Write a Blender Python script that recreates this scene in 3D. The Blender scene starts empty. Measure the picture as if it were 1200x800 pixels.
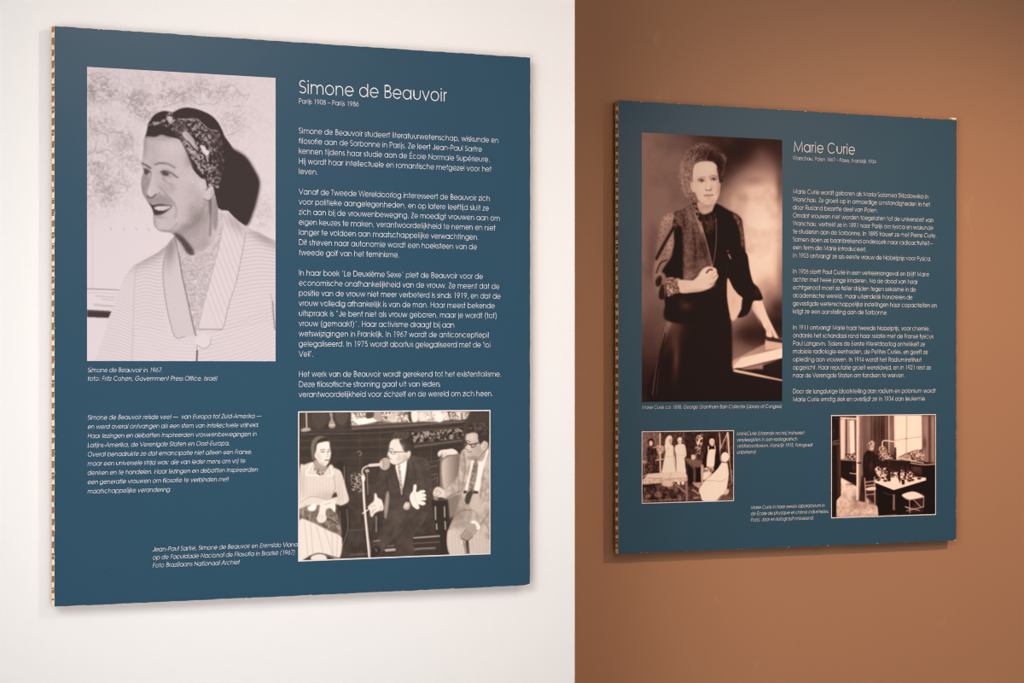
import bpy, math
import numpy as np

# ------------------------------------------------------------------ camera, world, lights, exposure
scene = bpy.context.scene
COL = scene.collection
RECESS = 0.721          # the brown wall stands this far behind the white one
EDGE_X = 0.624          # where the white wall ends
CENTRE_Z = 1.55         # height of the panels' centres
STAND = 0.028           # panel face to wall

cam_data = bpy.data.cameras.new('camera')
cam_data.sensor_width = 36.0
cam_data.lens = 3840.8 * 36.0 / 1200.0
cam_data.shift_y = 35.0 / 1200.0
cam_data.clip_start = 0.1
cam = bpy.data.objects.new('camera', cam_data)
cam.location = (-3.0585, -5.0976 - STAND, CENTRE_Z - 0.0947)
cam.rotation_euler = (math.radians(90), 0, -0.603877)
COL.objects.link(cam)
scene.camera = cam

vs = scene.view_settings
vs.view_transform = 'Standard'
vs.look = 'None'
vs.gamma = 1.0
vs.use_curve_mapping = False
vs.exposure = 0.0
scene.cycles.filter_width = 1.15
scene.cycles.denoising_prefilter = 'NONE'      # keeps the small print crisp

world = bpy.data.worlds.new('room_ambience')
world.use_nodes = True
world.node_tree.nodes['Background'].inputs[0].default_value = (1.0, 0.955, 0.95, 1)
world.node_tree.nodes['Background'].inputs[1].default_value = 0.45
scene.world = world


def aim(o, target):
    d = [t - l for t, l in zip(target, o.location)]
    o.rotation_euler = (math.atan2(math.hypot(d[0], d[1]), -d[2]), 0, math.atan2(d[1], d[0]) - math.pi / 2)


def spot(name, loc, target, energy, color, radius, size=110, blend=0.8):
    l = bpy.data.lights.new(name, 'SPOT')
    l.energy = energy; l.color = color; l.shadow_soft_size = radius
    l.spot_size = math.radians(size); l.spot_blend = blend
    o = bpy.data.objects.new(name, l); COL.objects.link(o)
    o.location = loc; aim(o, target)
    return o


def area(name, loc, target, energy, color, sx, sy):
    l = bpy.data.lights.new(name, 'AREA')
    l.shape = 'RECTANGLE'; l.size = sx; l.size_y = sy; l.energy = energy; l.color = color
    o = bpy.data.objects.new(name, l); COL.objects.link(o)
    o.location = loc; aim(o, target)
    return o


LIGHTS = [
    ('spot', 'track_spot_white_wall', (0.50, -1.75, CENTRE_Z + 0.95), (0.45, 0, 1.50), (33, 26.5, 21.5), 0.05, 110, 0.8),
    ('spot', 'track_spot_brown_wall_left', (1.12, RECESS - 1.75, CENTRE_Z + 0.90), (1.7, RECESS, 0.95), (11, 8.4, 6.2), 0.012, 98, 1.0),
    ('spot', 'track_spot_brown_wall_right', (2.50, RECESS - 1.75, CENTRE_Z + 0.90), (2.28, RECESS, 0.90), (112, 81, 57), 0.012, 86, 1.0),
    ('area', 'side_window_daylight', (-4.8, -3.3, CENTRE_Z + 1.45), (0.6, 0, 1.5), (42, 53, 62), 1.1, 1.1, 180),
    ('area', 'added_fill_upper_left', (-2.9, -3.2, 2.75), (0.5, 0, 1.35), (5.1, 5.15, 5.25), 1.4, 1.1, 41),  # added soft fill, not a window: narrow beam brightening the white wall
    ('area', 'added_fill_lower_left', (-2.9, -3.2, 0.65), (0.45, 0, 1.5), (4.3, 4.35, 4.45), 1.4, 1.1, 41),  # second invented fill, set low to lift the shadow under the boards
    ('area', 'added_fill_low_front', (-1.6, -5.2, 0.9), (-0.15, 0, 1.3), (1.9, 1.9, 1.95), 1.4, 1.1, 27),  # weak frontal softbox, added to lighten the strip beside the left panel
]
for kind_, n_, l_, t_, e_, *r_ in LIGHTS:
    top = max(e_); c_ = tuple(v / top for v in e_)
    if kind_ == 'spot':
        spot(n_, l_, t_, top, c_, *r_)
    else:
        area(n_, l_, t_, top, c_, r_[0], r_[1]).data.spread = math.radians(r_[2])


# ------------------------------------------------------------------ materials (all procedural)
def srgb(r, g, b):
    f = lambda c: c / 12.92 if c <= 0.04045 else ((c + 0.055) / 1.055) ** 2.4
    return (f(r / 255), f(g / 255), f(b / 255), 1.0)


def material(name, color, rough=0.6, spec=0.5, bump=0.0, bump_scale=200.0, vary=0.0, vary_scale=3.0):
    m = bpy.data.materials.new(name); m.use_nodes = True
    nt = m.node_tree; b = nt.nodes['Principled BSDF']
    b.inputs['Base Color'].default_value = color
    b.inputs['Roughness'].default_value = rough
    b.inputs['Specular IOR Level'].default_value = spec
    tc = nt.nodes.new('ShaderNodeTexCoord')
    if bump:
        n = nt.nodes.new('ShaderNodeTexNoise'); n.inputs['Scale'].default_value = bump_scale
        n.inputs['Detail'].default_value = 4.0
        bp = nt.nodes.new('ShaderNodeBump'); bp.inputs['Strength'].default_value = bump
        bp.inputs['Distance'].default_value = 0.001
        nt.links.new(tc.outputs['Object'], n.inputs['Vector'])
        nt.links.new(n.outputs['Fac'], bp.inputs['Height'])
        nt.links.new(bp.outputs['Normal'], b.inputs['Normal'])
    if vary:
        n = nt.nodes.new('ShaderNodeTexNoise'); n.inputs['Scale'].default_value = vary_scale
        n.inputs['Detail'].default_value = 6.0
        mx = nt.nodes.new('ShaderNodeMix'); mx.data_type = 'RGBA'
        mx.inputs['A'].default_value = tuple(c * (1 - vary) for c in color[:3]) + (1,)
        mx.inputs['B'].default_value = tuple(min(1, c * (1 + vary)) for c in color[:3]) + (1,)
        nt.links.new(tc.outputs['Object'], n.inputs['Vector'])
        nt.links.new(n.outputs['Fac'], mx.inputs['Factor'])
        nt.links.new(mx.outputs['Result'], b.inputs['Base Color'])
    return m


def print_material(name, rough=0.6, spec=0.14):
    m = bpy.data.materials.new(name); m.use_nodes = True
    nt = m.node_tree; b = nt.nodes['Principled BSDF']
    a = nt.nodes.new('ShaderNodeAttribute'); a.attribute_name = 'ink'
    nt.links.new(a.outputs['Color'], b.inputs['Base Color'])
    b.inputs['Roughness'].default_value = rough
    b.inputs['Specular IOR Level'].default_value = spec
    return m


M_WHITE = material('white_wall_paint', srgb(241, 238, 235), 0.75, 0.3, 0.35, 160, 0.012, 1.5)
M_BROWN = material('brown_wall_paint', srgb(170, 123, 91), 0.5, 0.35, 0.18, 130, 0.03, 2.2)
nt_ = M_BROWN.node_tree                            # faint rubbed marks on the satin paint
sc_ = nt_.nodes.new('ShaderNodeTexNoise'); sc_.inputs['Scale'].default_value = 7.0; sc_.inputs['Detail'].default_value = 9.0; sc_.inputs['Distortion'].default_value = 1.2
rp_ = nt_.nodes.new('ShaderNodeValToRGB'); rp_.color_ramp.elements[0].position = 0.66; rp_.color_ramp.elements[1].position = 0.80
rp_.color_ramp.elements[1].color = (.22, .22, .22, 1)
mx_ = nt_.nodes.new('ShaderNodeMix'); mx_.data_type = 'RGBA'; mx_.inputs['B'].default_value = srgb(205, 168, 138)
bs_ = nt_.nodes['Principled BSDF']; src_ = bs_.inputs['Base Color'].links[0].from_socket
tc_ = [n for n in nt_.nodes if n.type == 'TEX_COORD'][0]
nt_.links.new(tc_.outputs['Object'], sc_.inputs['Vector']); nt_.links.new(sc_.outputs['Fac'], rp_.inputs['Fac'])
nt_.links.new(rp_.outputs['Color'], mx_.inputs['Factor']); nt_.links.new(src_, mx_.inputs['A']); nt_.links.new(mx_.outputs['Result'], bs_.inputs['Base Color'])
M_FLOOR = material('floor_boards', srgb(150, 125, 100), 0.6, 0.3, 0.1, 60, 0.08, 4)
M_CEIL = material('ceiling_paint', srgb(232, 230, 226), 0.8, 0.2, 0.05, 60)
M_BLUE = material('petrol_blue_print', srgb(30, 72, 94), 0.42, 0.5, 0.10, 420, 0.02, 9)
M_KRAFT = material('kraft_honeycomb', srgb(240, 214, 170), 0.85, 0.15, 0.2, 220, 0.12, 40)
M_KRAFT_IN = material('kraft_cell_paper', srgb(176, 122, 76), 0.9, 0.1, 0.2, 220, 0.15, 60)
M_PAPER = material('paper_liner', srgb(228, 214, 200), 0.8, 0.2)
M_INK = material('white_lettering', srgb(226, 224, 226), 0.5, 0.4)
M_BORDER = material('photo_paper_border', srgb(226, 212, 210), 0.5, 0.4)
M_PIN = material('dull_pin_metal', srgb(52, 52, 56), 0.4, 0.6)
M_RAIL = material('batten_wood', srgb(176, 146, 108), 0.7, 0.2, 0.2, 60, 0.1, 12)
M_PHOTO = print_material('photographic_print')


# ------------------------------------------------------------------ mesh helpers
def link_mesh(name, verts, faces, mat, parent=None, smooth=False):
    me = bpy.data.meshes.new(name)
    me.from_pydata([tuple(v) for v in verts], [], [tuple(f) for f in faces])
    me.validate(); me.update()
    for m in (mat if isinstance(mat, (list, tuple)) else [mat]):
        me.materials.append(m)
    if smooth:
        for p in me.polygons: p.use_smooth = True
    o = bpy.data.objects.new(name, me); COL.objects.link(o)
    if parent: o.parent = parent
    return o


class Shape:
    """collects boxes and prisms into one mesh"""
    def __init__(self): self.v = []; self.f = []

    def box(self, x0, x1, y0, y1, z0, z1):
        n = len(self.v)
        self.v += [(x0, y0, z0), (x1, y0, z0), (x1, y1, z0), (x0, y1, z0), (x0, y0, z1), (x1, y0, z1), (x1, y1, z1), (x0, y1, z1)]
        self.f += [tuple(n + i for i in q) for q in ((0, 3, 2, 1), (4, 5, 6, 7), (0, 1, 5, 4), (1, 2, 6, 5), (2, 3, 7, 6), (3, 0, 4, 7))]
        return self

    def prism(self, outline, z0, z1):
        """outline of (x, y), extruded along z"""
        n = len(self.v); k = len(outline)
        self.v += [(x, y, z0) for x, y in outline] + [(x, y, z1) for x, y in outline]
        self.f += [tuple(range(n + k - 1, n - 1, -1)), tuple(range(n + k, n + 2 * k))]
        self.f += [(n + i, n + (i + 1) % k, n + k + (i + 1) % k, n + k + i) for i in range(k)]
        return self

    def prism_y(self, outline, y0, y1):
        """outline of (x, z), extruded along y"""
        n = len(self.v); k = len(outline)
        self.v += [(x, y0, z) for x, z in outline] + [(x, y1, z) for x, z in outline]
        self.f += [tuple(range(n, n + k)), tuple(range(n + 2 * k - 1, n + k - 1, -1))]
        self.f += [(n + i, n + k + i, n + k + (i + 1) % k, n + (i + 1) % k) for i in range(k)]
        return self

    def build(self, name, mat, parent=None): return link_mesh(name, self.v, self.f, mat, parent)


def structure(o): o['kind'] = 'structure'; return o


# ------------------------------------------------------------------ the setting
structure(Shape().box(-5.2, EDGE_X, 0, RECESS, 0, 3.5).build('wall_left', M_WHITE))
structure(Shape().box(-5.2, 6.5, RECESS, RECESS + 0.2, 0, 3.5).build('wall_right', M_BROWN))
structure(Shape().box(-5.2, 6.5, -7.0, RECESS, -0.1, 0).build('floor', M_FLOOR))
structure(Shape().box(-5.2, 6.5, -7.0, RECESS, 3.5, 3.6).build('ceiling', M_CEIL))

# ------------------------------------------------------------------ lettering: a geometric stroke face, em = 1
WT = 0.112             # stroke weight


def arc(cx, cy, rx, ry, a0, a1, n=None):
    n = n or max(4, int(abs(a1 - a0) / 14))
    return [(cx + rx * math.cos(math.radians(a0 + (a1 - a0) * i / n)), cy + ry * math.sin(math.radians(a0 + (a1 - a0) * i / n))) for i in range(n + 1)]


def ring(cx, cy, rx, ry): return arc(cx, cy, rx, ry, 0, 360, 26)


R_ = 0.252
XT = 0.511              # centre line of the x-height


def dot(x, y): return [(x, y - 0.039), (x, y + 0.039)]


def s_curve(w, h, x0):
    a, b = w / 2 * 0.92, h / 4
    return arc(x0 + w / 2, h - 0.036 - (b - 0.018), a, b - 0.018, 35, 180, 9) + \
        arc(x0 + w / 2, h - 0.036 - (b - 0.018), a, b - 0.018, 190, 262, 5) + \
        arc(x0 + w / 2, 0.036 + (b - 0.018), a * 1.06, b - 0.018, 82, 0, 6) + \
        arc(x0 + w / 2, 0.036 + (b - 0.018), a * 1.06, b - 0.018, -10, -150, 9)


GL = {
 'a': (683, [ring(.322, .274, R_, R_), [(.588, 0), (.588, .547)]]),
 'b': (682, [ring(.360, .274, R_, R_), [(.096, 0), (.096, .74)]]),
 'c': (647, [arc(.325, .274, R_, R_, 40, 320)]),
 'd': (685, [ring(.322, .274, R_, R_), [(.588, 0), (.588, .74)]]),
 'e': (650, [[(.075, .268), (.575, .268)] + arc(.325, .274, R_, R_, 4, 322)]),
 'f': (314, [[(.135, 0), (.135, .585)] + arc(.255, .585, .12, .119, 180, 80, 5), [(.03, .511), (.27, .511)]]),
 'g': (673, [ring(.318, .274, R_, R_), [(.584, .547), (.584, .07)] + arc(.334, .07, R_, .227, 0, -158, 12)]),
 'h': (610, [[(.094, 0), (.094, .74)], arc(.304, .299, .21, .212, 180, 0, 10) + [(.514, 0)]]),
 'i': (200, [[(.1, 0), (.1, .547)], dot(.1, .69)]),
 'j': (203, [[(.102, .547), (.102, -.192)], dot(.102, .69)]),
 'k': (502, [[(.094, 0), (.094, .74)], [(.1, .22), (.43, .547)], [(.22, .33), (.465, 0)]]),
 'l': (200, [[(.1, 0), (.1, .74)]]),
 'm': (938, [[(.094, 0), (.094, .547)], arc(.281, .325, .187, .186, 180, 0, 10) + [(.468, 0)], arc(.655, .325, .187, .186, 180, 0, 10) + [(.842, 0)]]),
 'n': (610, [[(.094, 0), (.094, .547)], arc(.304, .299, .21, .212, 180, 0, 10) + [(.514, 0)]]),
 'o': (655, [ring(.327, .274, R_, R_)]),
 'p': (682, [ring(.360, .274, R_, R_), [(.096, -.192), (.096, .547)]]),
 'q': (682, [ring(.322, .274, R_, R_), [(.588, -.192), (.588, .547)]]),
 'r': (301, [[(.094, 0), (.094, .547)], arc(.254, .35, .16, .161, 180, 80, 6)]),
 's': (388, [s_curve(.29, .547, .048)]),
 't': (339, [[(.168, 0), (.168, .74)], [(.03, .511), (.31, .511)]]),
 'u': (608, [[(.094, .547), (.094, .248)] + arc(.304, .248, .21, .212, 180, 360, 10) + [(.514, .547)]]),
 'v': (554, [[(.05, .547), (.277, .02), (.504, .547)]]),
 'w': (831, [[(.045, .547), (.23, .03), (.415, .52), (.6, .03), (.786, .547)]]),
 'x': (480, [[(.04, .547), (.44, 0)], [(.44, .547), (.04, 0)]]),
 'y': (536, [[(.045, .547), (.275, .04)], [(.49, .547), (.16, -.192)]]),
 'z': (425, [[(.045, .511), (.375, .511), (.05, .036), (.385, .036)]]),
 'A': (740, [[(.03, 0), (.37, .72), (.71, 0)], [(.15, .235), (.59, .235)]]),
 'B': (574, [[(.11, .036), (.11, .704), (.29, .704)] + arc(.29, .545, .165, .159, 90, -90, 10) + [(.11, .386)], [(.11, .386), (.31, .386)] + arc(.31, .211, .19, .175, 90, -90, 10) + [(.11, .036)]]),
 'C': (813, [arc(.415, .37, .342, .346, 42, 318, 22)]),
 'D': (744, [[(.11, .036), (.11, .704), (.34, .704)] + arc(.34, .37, .335, .334, 90, -90, 14) + [(.11, .036)]]),
 'E': (536, [[(.47, .704), (.11, .704), (.11, .036), (.47, .036)], [(.11, .386), (.46, .386)]]),
 'F': (485, [[(.43, .704), (.11, .704), (.11, 0)], [(.11, .386), (.42, .386)]]),
 'G': (872, [arc(.43, .37, .35, .346, 40, 360, 24) + [(.45, .37)]]),
 'H': (683, [[(.11, 0), (.11, .74)], [(.573, 0), (.573, .74)], [(.11, .386), (.573, .386)]]),
 'I': (226, [[(.113, 0), (.113, .74)]]),
 'J': (482, [[(.385, .74), (.385, .2)] + arc(.22, .2, .165, .164, 0, -180, 10)]),
 'K': (591, [[(.11, 0), (.11, .74)], [(.12, .33), (.53, .74)], [(.25, .46), (.56, 0)]]),
 'L': (462, [[(.11, .74), (.11, .036), (.43, .036)]]),
 'M': (919, [[(.105, 0), (.135, .70), (.46, .08), (.785, .70), (.815, 0)]]),
 'N': (740, [[(.11, 0), (.11, .66), (.63, .08), (.63, .74)]]),
 'O': (869, [ring(.434, .37, .35, .346)]),
 'P': (592, [[(.11, 0), (.11, .704), (.33, .704)] + arc(.33, .515, .195, .189, 90, -90, 10) + [(.11, .326)]]),
 'Q': (871, [ring(.434, .37, .35, .346), [(.5, .2), (.75, 0)]]),
 'R': (607, [[(.11, 0), (.11, .704), (.33, .704)] + arc(.33, .52, .19, .184, 90, -90, 10) + [(.11, .336)], [(.33, .336), (.55, 0)]]),
 'S': (498, [s_curve(.39, .74, .052)]),
 'T': (426, [[(.213, 0), (.213, .74)], [(.01, .704), (.416, .704)]]),
 'U': (655, [[(.105, .74), (.105, .25)] + arc(.327, .25, .222, .214, 180, 360, 12) + [(.55, .74)]]),
 'V': (702, [[(.03, .74), (.351, .02), (.672, .74)]]),
 'W': (960, [[(.03, .74), (.25, .03), (.48, .72), (.71, .03), (.93, .74)]]),
 'X': (609, [[(.04, .74), (.57, 0)], [(.57, .74), (.04, 0)]]),
 'Y': (592, [[(.02, .74), (.296, .34), (.572, .74)], [(.296, .34), (.296, 0)]]),
 'Z': (480, [[(.04, .704), (.42, .704), (.05, .036), (.44, .036)]]),
 '0': (554, [ring(.277, .37, .21, .346)]),
 '1': (554, [[(.20, .66), (.33, .70), (.33, 0)]]),
 '3': (554, [arc(.27, .545, .165, .159, 150, -90, 12), arc(.27, .211, .2, .175, 90, -150, 12)]),
 '4': (554, [[(.40, 0), (.40, .70), (.05, .19), (.51, .19)]]),
 '5': (554, [[(.46, .704), (.18, .704), (.12, .38)] + arc(.27, .25, .2, .214, 125, -150, 12)]),
 '6': (554, [ring(.277, .246, .2, .21), [(.095, .32), (.36, .74)]]),
 '7': (554, [[(.06, .704), (.47, .704), (.19, 0)]]),
 '8': (554, [ring(.277, .545, .16, .159), ring(.277, .211, .2, .175)]),
 '9': (554, [ring(.277, .494, .2, .21), [(.459, .42), (.194, 0)]]),
 '2': (554, [arc(.27, .52, .185, .184, 165, -20, 10) + [(.07, .036), (.49, .036)]]),
 ' ': (277, []), '.': (277, [dot(.138, .042)]), ',': (277, [[(.15, .085), (.10, -.08)]]),
 ':': (277, [dot(.138, .042), dot(.138, .47)]), '-': (332, [[(.05, .285), (.282, .285)]]),
 '\u2013': (500, [[(.0, .285), (.5, .285)]]), '\u2014': (1000, [[(.04, .285), (.96, .285)]]),
 '(': (369, [arc(.55, .30, .42, .56, 125, 235, 10)]), ')': (369, [arc(-.18, .30, .42, .56, 55, -55, 10)]),
 '\u2018': (351, [[(.155, .58), (.20, .73)]]), '\u2019': (351, [[(.2, .73), (.155, .58)]]), "'": (198, [[(.1, .74), (.1, .56)]]),
 '\u201c': (502, [[(.155, .58), (.19, .73)], [(.295, .58), (.33, .73)]]), '\u201d': (502, [[(.19, .73), (.155, .58)], [(.33, .73), (.295, .58)]]),
}
ACC = {'é': ('e', [(.30, .62), (.40, .75)]), 'è': ('e', [(.26, .75), (.36, .62)]), 'É': ('E', [(.25, .80), (.35, .93)])}
for k_, (b_, s_) in ACC.items(): GL[k_] = (GL[b_][0], GL[b_][1] + [s_])
GL['ë'] = (650, GL['e'][1] + [dot(.22, .68), dot(.43, .68)])


def ribbon(pts, w):
    """mitred flat stroke along a centre line -> (n, 2, 2) left/right points"""
    P = np.array(pts, float)
    closed = len(P) > 6 and np.allclose(P[0], P[-1], atol=1e-6)
    T = np.diff(P, axis=0); T /= np.maximum(np.linalg.norm(T, axis=1, keepdims=True), 1e-9)
    N = np.stack([-T[:, 1], T[:, 0]], 1)
    n0 = np.vstack([N[-1:] if closed else N[:1], N]); n1 = np.vstack([N, N[:1] if closed else N[-1:]])
    m = n0 + n1; m /= np.maximum((m * m).sum(1, keepdims=True), 0.5)
    return np.stack([P + m * w, P - m * w], 1)


RIB = {}
for ch_, (a_, st_) in GL.items():
    RIB[ch_] = (a_ / 1000, [ribbon(s, WT / 2 * (1.25 if len(s) == 2 and abs(s[0][1] - s[1][1]) < .08 and s[0][0] == s[1][0] else 1)) for s in st_])


def lettering(name, lines, x, z, em, pitch, parent, italic=False, y=-0.0003, label=None):
    """one block of print, lying on the face of its panel"""
    vs_, fs_ = [], []
    n = 0
    for i, text in enumerate(lines):
        cx, bz = x, z - i * pitch
        for ch in text:
            adv, strokes = RIB[ch]
            for k, rb in enumerate(strokes):
                q = rb.reshape(-1, 2)
                xx = q[:, 0] + (0.19 * q[:, 1] if italic else 0)
                vs_.append(np.stack([cx + xx * em, np.full(len(q), y - 0.00003 * k), bz + q[:, 1] * em], 1))
                for j in range(len(rb) - 1):
                    a = n + 2 * j
                    fs_.append((a, a + 1, a + 3, a + 2))
                n += len(q)
            cx += adv * em
    o = link_mesh(name, np.vstack(vs_), fs_, M_INK, parent)
    if label: o['label'] = label
    return o


# ------------------------------------------------------------------ a panel: honeycomb cardboard board with a printed face
H = 0.5                 # half of its metre-square face
CORE_F, CORE_B = 0.0009, 0.0102


def make_panel(name, loc, label, pins, seed):
    """local origin at the centre of the face's bottom edge line; x right, y into the wall, z up from the panel centre"""
    rnd = np.random.RandomState(seed)
    root = bpy.data.objects.new(name, None); COL.objects.link(root)
    root.location = loc; root.empty_display_size = 0.1
    root['label'] = label; root['category'] = 'exhibition panel'; root['group'] = 'blue exhibition panels'
    B = lambda zz: zz + H          # panel-centre coordinates -> local coordinates (root at the bottom)
    # printed face sheet, a slightly uneven cut edge all round
    out = []
    n = 90
    def edge(x0, z0, x1, z1, nx, nz):
        for i in range(n):
            t = i / n; j = rnd.uniform(-1, 1) * 0.0005 * (0 if i == 0 else 1)
            out.append((x0 + (x1 - x0) * t + nx * j, B(z0 + (z1 - z0) * t + nz * j)))
    edge(-H, -H, H - .004, -H, 0, 1)
    edge(H - .001, -H + .003, H, H, 1, 0)
    edge(H, H, -H, H, 0, 1)
    edge(-H, H, -H, -H, 1, 0)
    Shape().prism_y(out, 0.0, 0.0003).build('printed_face', M_BLUE, root)
    chips = Shape().prism_y(out, 0.0003, CORE_F)
    Shape().box(-H, H, CORE_B, CORE_B + 0.0006, B(-H), B(H)).build('back_liner', M_KRAFT_IN, root)
    # honeycomb core: inner slab, then the cut cells standing open along the two upright edges
    core = Shape(); core.box(-H + 0.014, H - 0.014, CORE_F, CORE_B, B(-H + .0005), B(H - .0005))
    core_o = core.build('honeycomb_core', M_KRAFT_IN, root)
    pitch = 0.0196
    for side in (-1, 1):
        ribs = Shape()
        z = -H + 0.0008
        k = 0
        while z < H - 0.004:
            h = min(0.0086 * rnd.uniform(.82, 1.15), H - z)
            xe, xi = side * H, side * (H - 0.0142)
            if k > 0 or rnd.rand() > .5:
                ribs.box(min(xe, xi), max(xe, xi), CORE_F, CORE_B, B(z), B(z + h))
                # the slack paper of the cell bulging from the wall above it
                b = rnd.uniform(0.35, 0.62) * (CORE_B - CORE_F)
                c = rnd.uniform(.0055, .0075)
                nn = len(ribs.v)
                ys = [CORE_F, CORE_F + b * .55, CORE_F + b * .2, CORE_F]
                zs = [z + h, z + h, z + h + c * .75, z + h + c]
                if zs[-1] < H:
                    xx0, xx1 = side * (H - .0006), xi
                    ribs.v += [(xx0, yy, B(zz)) for yy, zz in zip(ys, zs)] + [(xx1, yy, B(zz)) for yy, zz in zip(ys, zs)]
                    ribs.f += [(nn, nn + 1, nn + 2, nn + 3), (nn + 7, nn + 6, nn + 5, nn + 4)] + [(nn + i, nn + (i + 1) % 4, nn + 4 + (i + 1) % 4, nn + 4 + i) for i in range(4)]
            if rnd.rand() < .35:    # a creased wall in the middle of a cell
                zm = z + h + rnd.uniform(.0045, .008)
                ribs.box(min(xe, xi), max(xe, xi), CORE_F, CORE_B, B(zm), B(min(zm + .0012, H)))
            z += pitch * rnd.uniform(.94, 1.06) if k else 0.013
            k += 1
        ribs.build('cell_wall', M_KRAFT, core_o)
    # chips of bare paper along the printed sheet's edge
    for i in range(46):
        e = rnd.randint(4); t = rnd.uniform(-.49, .49); w = rnd.uniform(.001, .006); d = rnd.uniform(.0003, .0008)
        if e == 0: chips.box(t, t + w, -0.00025, 0.0004, B(H - d), B(H + .0002))
        elif e == 1: chips.box(t, t + w, -0.00025, 0.0004, B(-H - .0002), B(-H + d))
        elif e == 2: chips.box(-H - .0001, -H + d, -0.00025, 0.0004, B(t), B(t + w))
        else: chips.box(H - d * .6, H + .0001, -0.00025, 0.0004, B(t), B(t + w * .6))
    chips.build('front_liner', M_PAPER, root)
    for (px, pz) in pins:
        a = [(px + .0016 * math.cos(q * math.pi / 5), B(pz) + .0013 * math.sin(q * math.pi / 5)) for q in range(10)]
        Shape().prism_y(a, -0.0006, 0.0002).build('pin_head', M_PIN, root)
    for zz in (-.36, .36):
        Shape().box(-.35, .35, CORE_B + 0.0006, STAND, B(zz - .02), B(zz + .02)).build('hanging_batten', M_RAIL, root)
    return root


PINS = [(-.404, .448), (.404, .437), (.404, -.018), (-.403, -.444), (.404, -.447)]
scarf_panel = make_panel('exhibition_panel', (0, -STAND, CENTRE_Z - H),
    'blue exhibition panel on the white wall with portrait of a woman in patterned headscarf', PINS, 3)
dark_panel = make_panel('exhibition_panel', (1.7403, RECESS - STAND, CENTRE_Z - H + 0.003),
    'blue exhibition panel on the brown wall with sepia picture of a standing woman', PINS[:2] + PINS[2:], 8)

EM, CAP = 0.01412, 0.01088
P = scarf_panel


def T(name, lines, x, z, em, pitch, italic=False):
    o = lettering(name, lines, x, z + H, em, pitch, P, italic)
    return o


T('heading', ['Simone de Beauvoir'], -.0107, .4078, .0333, 0)
T('subheading', ['Parijs 1908 \u2013 Parijs 1986'], -.0109, .3898, .0119, 0)
BZ = .3355; PT = .01834
T('paragraph', ['Simone de Beauvoir studeert literatuurwetenschap, wiskunde en', 'filosofie aan de Sorbonne in Parijs. Ze leert Jean-Paul Sartre',
  'kennen tijdens haar studie aan de École Normale Supérieure.', 'Hij wordt haar intellectuele en romantische metgezel voor het', 'leven.'], -.0109, BZ, EM, PT)
T('paragraph', ['Vanaf de Tweede Wereldoorlog interesseert de Beauvoir zich', 'voor politieke aangelegenheden, en op latere leeftijd sluit ze',
  'zich aan bij de vrouwenbeweging. Ze moedigt vrouwen aan om', 'eigen keuzes te maken, verantwoordelijkheid te nemen en niet', 'langer te voldoen aan maatschappelijke verwachtingen.',
  'Dit streven naar autonomie wordt een hoeksteen van de', 'tweede golf van het feminisme.'], -.0109, BZ - 6 * PT, EM, PT)
T('paragraph', ['In haar boek \u2018Le Deuxième Sexe\u2019 pleit de Beauvoir voor de', 'economische onafhankelijkheid van de vrouw. Ze meent dat de',
  'positie van de vrouw niet meer verbeterd is sinds 1919, en dat de', 'vrouw volledig afhankelijk is van de man. Haar meest bekende', 'uitspraak is \u201cJe bent niet als vrouw geboren, maar je wordt (tot)',
  'vrouw (gemaakt)\u201d. Haar activisme draagt bij aan', 'wetswijzigingen in Frankrijk. In 1967 wordt de anticonceptiepil', "gelegaliseerd. In 1975 wordt abortus gelegaliseerd met de 'loi", "Veil'."], -.0109, BZ - 14 * PT, EM, PT)
T('paragraph', ['Het werk van de Beauvoir wordt gerekend tot het existentialisme.', 'Deze filosofische stroming gaat uit van ieders', 'verantwoordelijkheid voor zichzelf en de wereld om zich heen.'], -.0109, BZ - 24 * PT, EM, PT)
T('paragraph', ['Simone de Beauvoir reisde veel \u2014  van Europa tot Zuid-Amerika \u2014', 'en werd overal ontvangen als een stem van intellectuele vrijheid.',
  'Haar lezingen en debatten inspireerden vrouwenbewegingen in', 'Latijns-Amerika, de Verenigde Staten en Oost-Europa.', 'Overal benadrukte ze dat emancipatie niet alleen een Franse,',
  'maar een universele strijd was: die van ieder mens om vrij te', 'denken en te handelen. Haar lezingen en debatten inspireerden', 'een generatie vrouwen om filosofie te verbinden met', 'maatschappelijke verandering.'], -.4372, -.1785, CAP, .01598, True)
T('caption', ['Simone de Beauvoir in 1967.', 'foto: Fritz Cohen, Government Press Office, Israël'], -.4368, -.0962, .01094, .0148, True)
T('caption', ['Jean-Paul Sartre, Simone de Beauvoir en Eremildo Viana', 'op de Faculdade Nacional de Filosofia in Brazilië (1967)', 'Foto Braziliaans Nationaal Archief'], -.3096, -.4111, CAP, .01405, True)
P = dark_panel
T('heading', ['Marie Curie'], -.002, .4058, .0333, 0)
T('subheading', ['Warschau, Polen 1867 \u2013 Passy, Frankrijk 1934'], -.003, .3873, .0119, 0)
BZ = .3101
T('paragraph', ['Marie Curie wordt geboren als Maria Salomea Sklodowska in', 'Warschau. Ze groeit op in armoedige omstandigheden in het', 'door Rusland bezette deel van Polen.',
  'Omdat vrouwen niet worden toegelaten tot de universiteit van', 'Warschau, vertrekt ze in 1891 naar Parijs om fysica en wiskunde', 'te studeren aan de Sorbonne. In 1895 trouwt ze met Pierre Curie.',
  'Samen doen ze baanbrekend onderzoek naar radioactiviteit \u2013', 'een term die Marie introduceert.', 'In 1903 ontvangt ze als eerste vrouw de Nobelprijs voor Fysica.'], -.003, BZ, EM, PT)
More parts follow.
